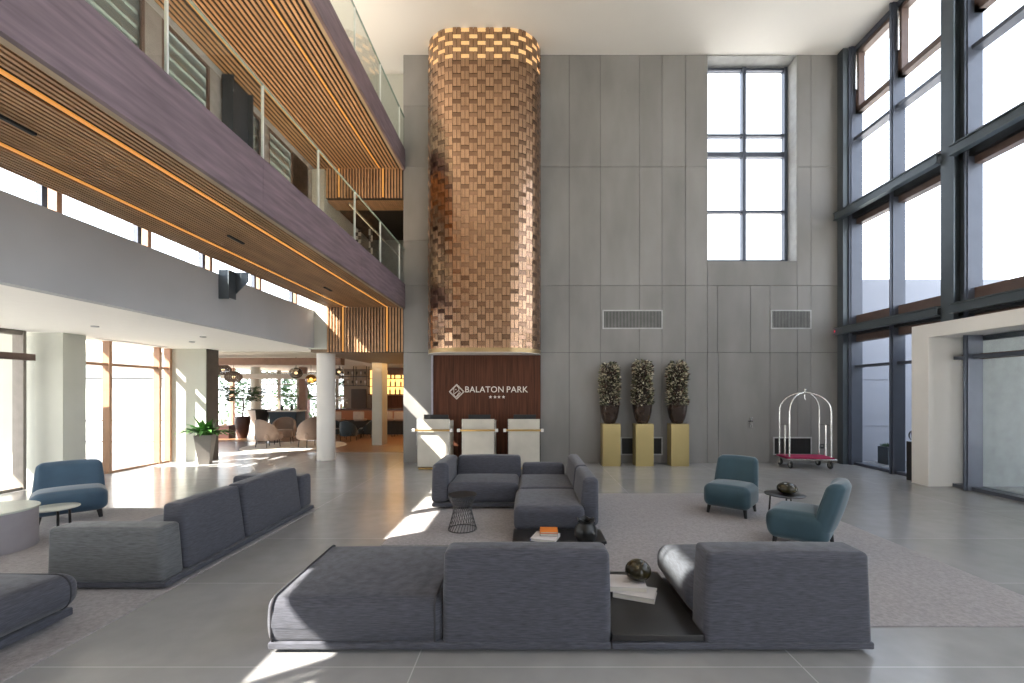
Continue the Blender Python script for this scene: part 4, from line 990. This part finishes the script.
# pendant lamps
def pend(label, px, py, Y, r, m, nm='pendant_lamp'):
    x, z = px_x(px, Y), px_z(py, Y); t = thing(nm, label, 'pendant lamp', (x, Y, z), 0, 'lounge pendant lamps')
    MB().lathe([(max(r*math.sin(PI*i/14), .01), -r*.85*math.cos(PI*i/14)) for i in range(1, 15)], 24, cap=False).build('shade', m, t, local=True)
    MB().lathe([(0, -.05), (.05, -.02), (.05, .02), (0, .05)], 12).build('bulb', BULB, t, local=True)
    MB().tube([(0, 0, r*.8), (0, 0, 2.86-z)], .008, 6).build('cord', BLACKG, t, local=True)
AMBG = glass('amber_globe', (.75, .5, .22), 1.6)
pend('smoked glass globe lamp left of the round white column, the upper one', 296, 373, 13.6, .2, SMOKE)
pend('amber glass globe lamp nearest the round white column on its left', 311, 379, 14.2, .17, AMBG)
pend('smoked glass globe lamp just right of the round white column', 339, 372, 15.5, .16, SMOKE)
WICK = mat('wicker', (.20, .14, .11), .8, var=.4, scale=40)
for (px, py, lab) in ((223, 370, 'grey woven basket lamp beside the aisle pier'), (233.5, 377, 'brown woven basket lamp, the lower right of the two woven ones')):
    Yw = 14.9 if px < 230 else 14.2; x, z = px_x(px, Yw), px_z(py, Yw); t = thing('pendant_lamp', lab, 'pendant lamp', (x, Yw, z))
    b = MB(); r = .24
    for k in range(26):
        a = 2*PI*k/26; b.tube([(r*math.sin(q)*math.cos(a), r*math.sin(q)*math.sin(a), r*.75*math.cos(q)) for q in [.3+i*.28 for i in range(9)]], .015, 5)
    for q in [.3+i*.28 for i in range(9)]: b.tube([(r*math.sin(q)*math.cos(a), r*math.sin(q)*math.sin(a), r*.75*math.cos(q)) for a in [2*PI*k/20 for k in range(20)]], .012, 5, closed=True)
    b.build('shade', WICK, t, local=True)
    MB().lathe([(0, -.06), (.06, 0), (0, .06)], 12).build('bulb', BULB, t, local=True)
    MB().tube([(0, 0, r*.7), (0, 0, 2.86-z)], .008, 6).build('cord', BLACKG, t, local=True)
t = thing('table_lamp', 'small lit table lamp with cone shade at the lounge window', 'table lamp', (px_x(224.5, 17), 17, .006))
MB().box(-.3, .3, -.2, .2, 0, .5).build('side_cabinet', POTB, t, local=True, smooth=False)
MB().lathe([(.14, .75), (.05, 1.0)], 20, cap=False).build('shade', emit('lamp_shade', (1, .8, .55), 1.6), t, local=True)
MB().lathe([(.08, .5), (.08, .52), (.015, .54), (.015, .85), (0, .85)], 14).build('stand', BRASS, t, local=True)
# trees outside the lounge
for i, (x, y, r) in enumerate(((-17, 30, 2.2), (-13.5, 27, 1.8), (-19, 26, 2.0), (-11, 31, 2.0))):
    t = thing('tree', 'leafy green tree outside the lounge windows, '+('far left', 'second from the left', 'near left', 'rightmost')[i], 'tree', (x, y, -.21), 0, 'trees outside the lounge')
    MB().tube([(0, 0, 0), (.05, 0, 1.2), (0, 0, 2.2)], [.12, .09, .05], 8).build('trunk', POTB, t, local=True)
    f = MB()
    for k in range(600):
        v_ = Vector((random.gauss(0, 1), random.gauss(0, 1), random.gauss(0, 1))).normalized()*r*random.uniform(.6, 1); leaf(f, v_+Vector((0, 0, 1.9)), v_, .28, .16)
    f.build('crown', LEAFD, t, local=True)
# downlights in the aisle ceiling, floor-box, soffit slots
def pz(px, py, z): d = (z-H)*F/(CY-py); return Vector(((px-CX)*d/F, d, z))
for i, (px, py) in enumerate(((95, 326), (192, 341.5), (203, 336.5))):
    q = pz(px, py, 2.88); t = thing('downlight', 'tiny round downlight in the aisle ceiling, '+('above the near pier', 'above the far pier, left one', 'above the far pier, right one')[i], 'downlight', (q.x, q.y, 2.862), 0, 'aisle downlights')
    MB().lathe([(.045, .0), (.055, .0), (.055, .018), (.04, .018)], 20, cap=False).build('ring', GRFR, t, local=True)
    MB().lathe([(.0, .012), (.042, .012)], 16, cap=False).build('lens', GRILL, t, local=True)
for i, (px, py) in enumerate(((12, 122), (236, 239.5), (328, 289))):
    q = pz(px, py, 3.86); L_ = .16
    tag(MB().rbox(q.x-.02, q.x+.02, q.y-L_, q.y+L_, 3.845, 3.868, .004).build('slot_light', BLACKG), 'short black slot fitting in the slatted gallery underside, '+('nearest the viewer', 'middle one', 'farthest one')[i], 'slot light', 'slot lights in the gallery underside')
q0 = pz(140, 341, 2.88)
t = thing('ceiling_diffuser', 'long white slot diffuser in the aisle ceiling near the windows', 'vent', (-8.85, 9.9, 2.868))
MB().box(-.05, .05, -.9, .9, 0, .011).build('frame', PLASTER, t, local=True, smooth=False); MB().box(-.02, .02, -.88, .88, -.002, 0).build('slot', GRILL, t, local=True, smooth=False)
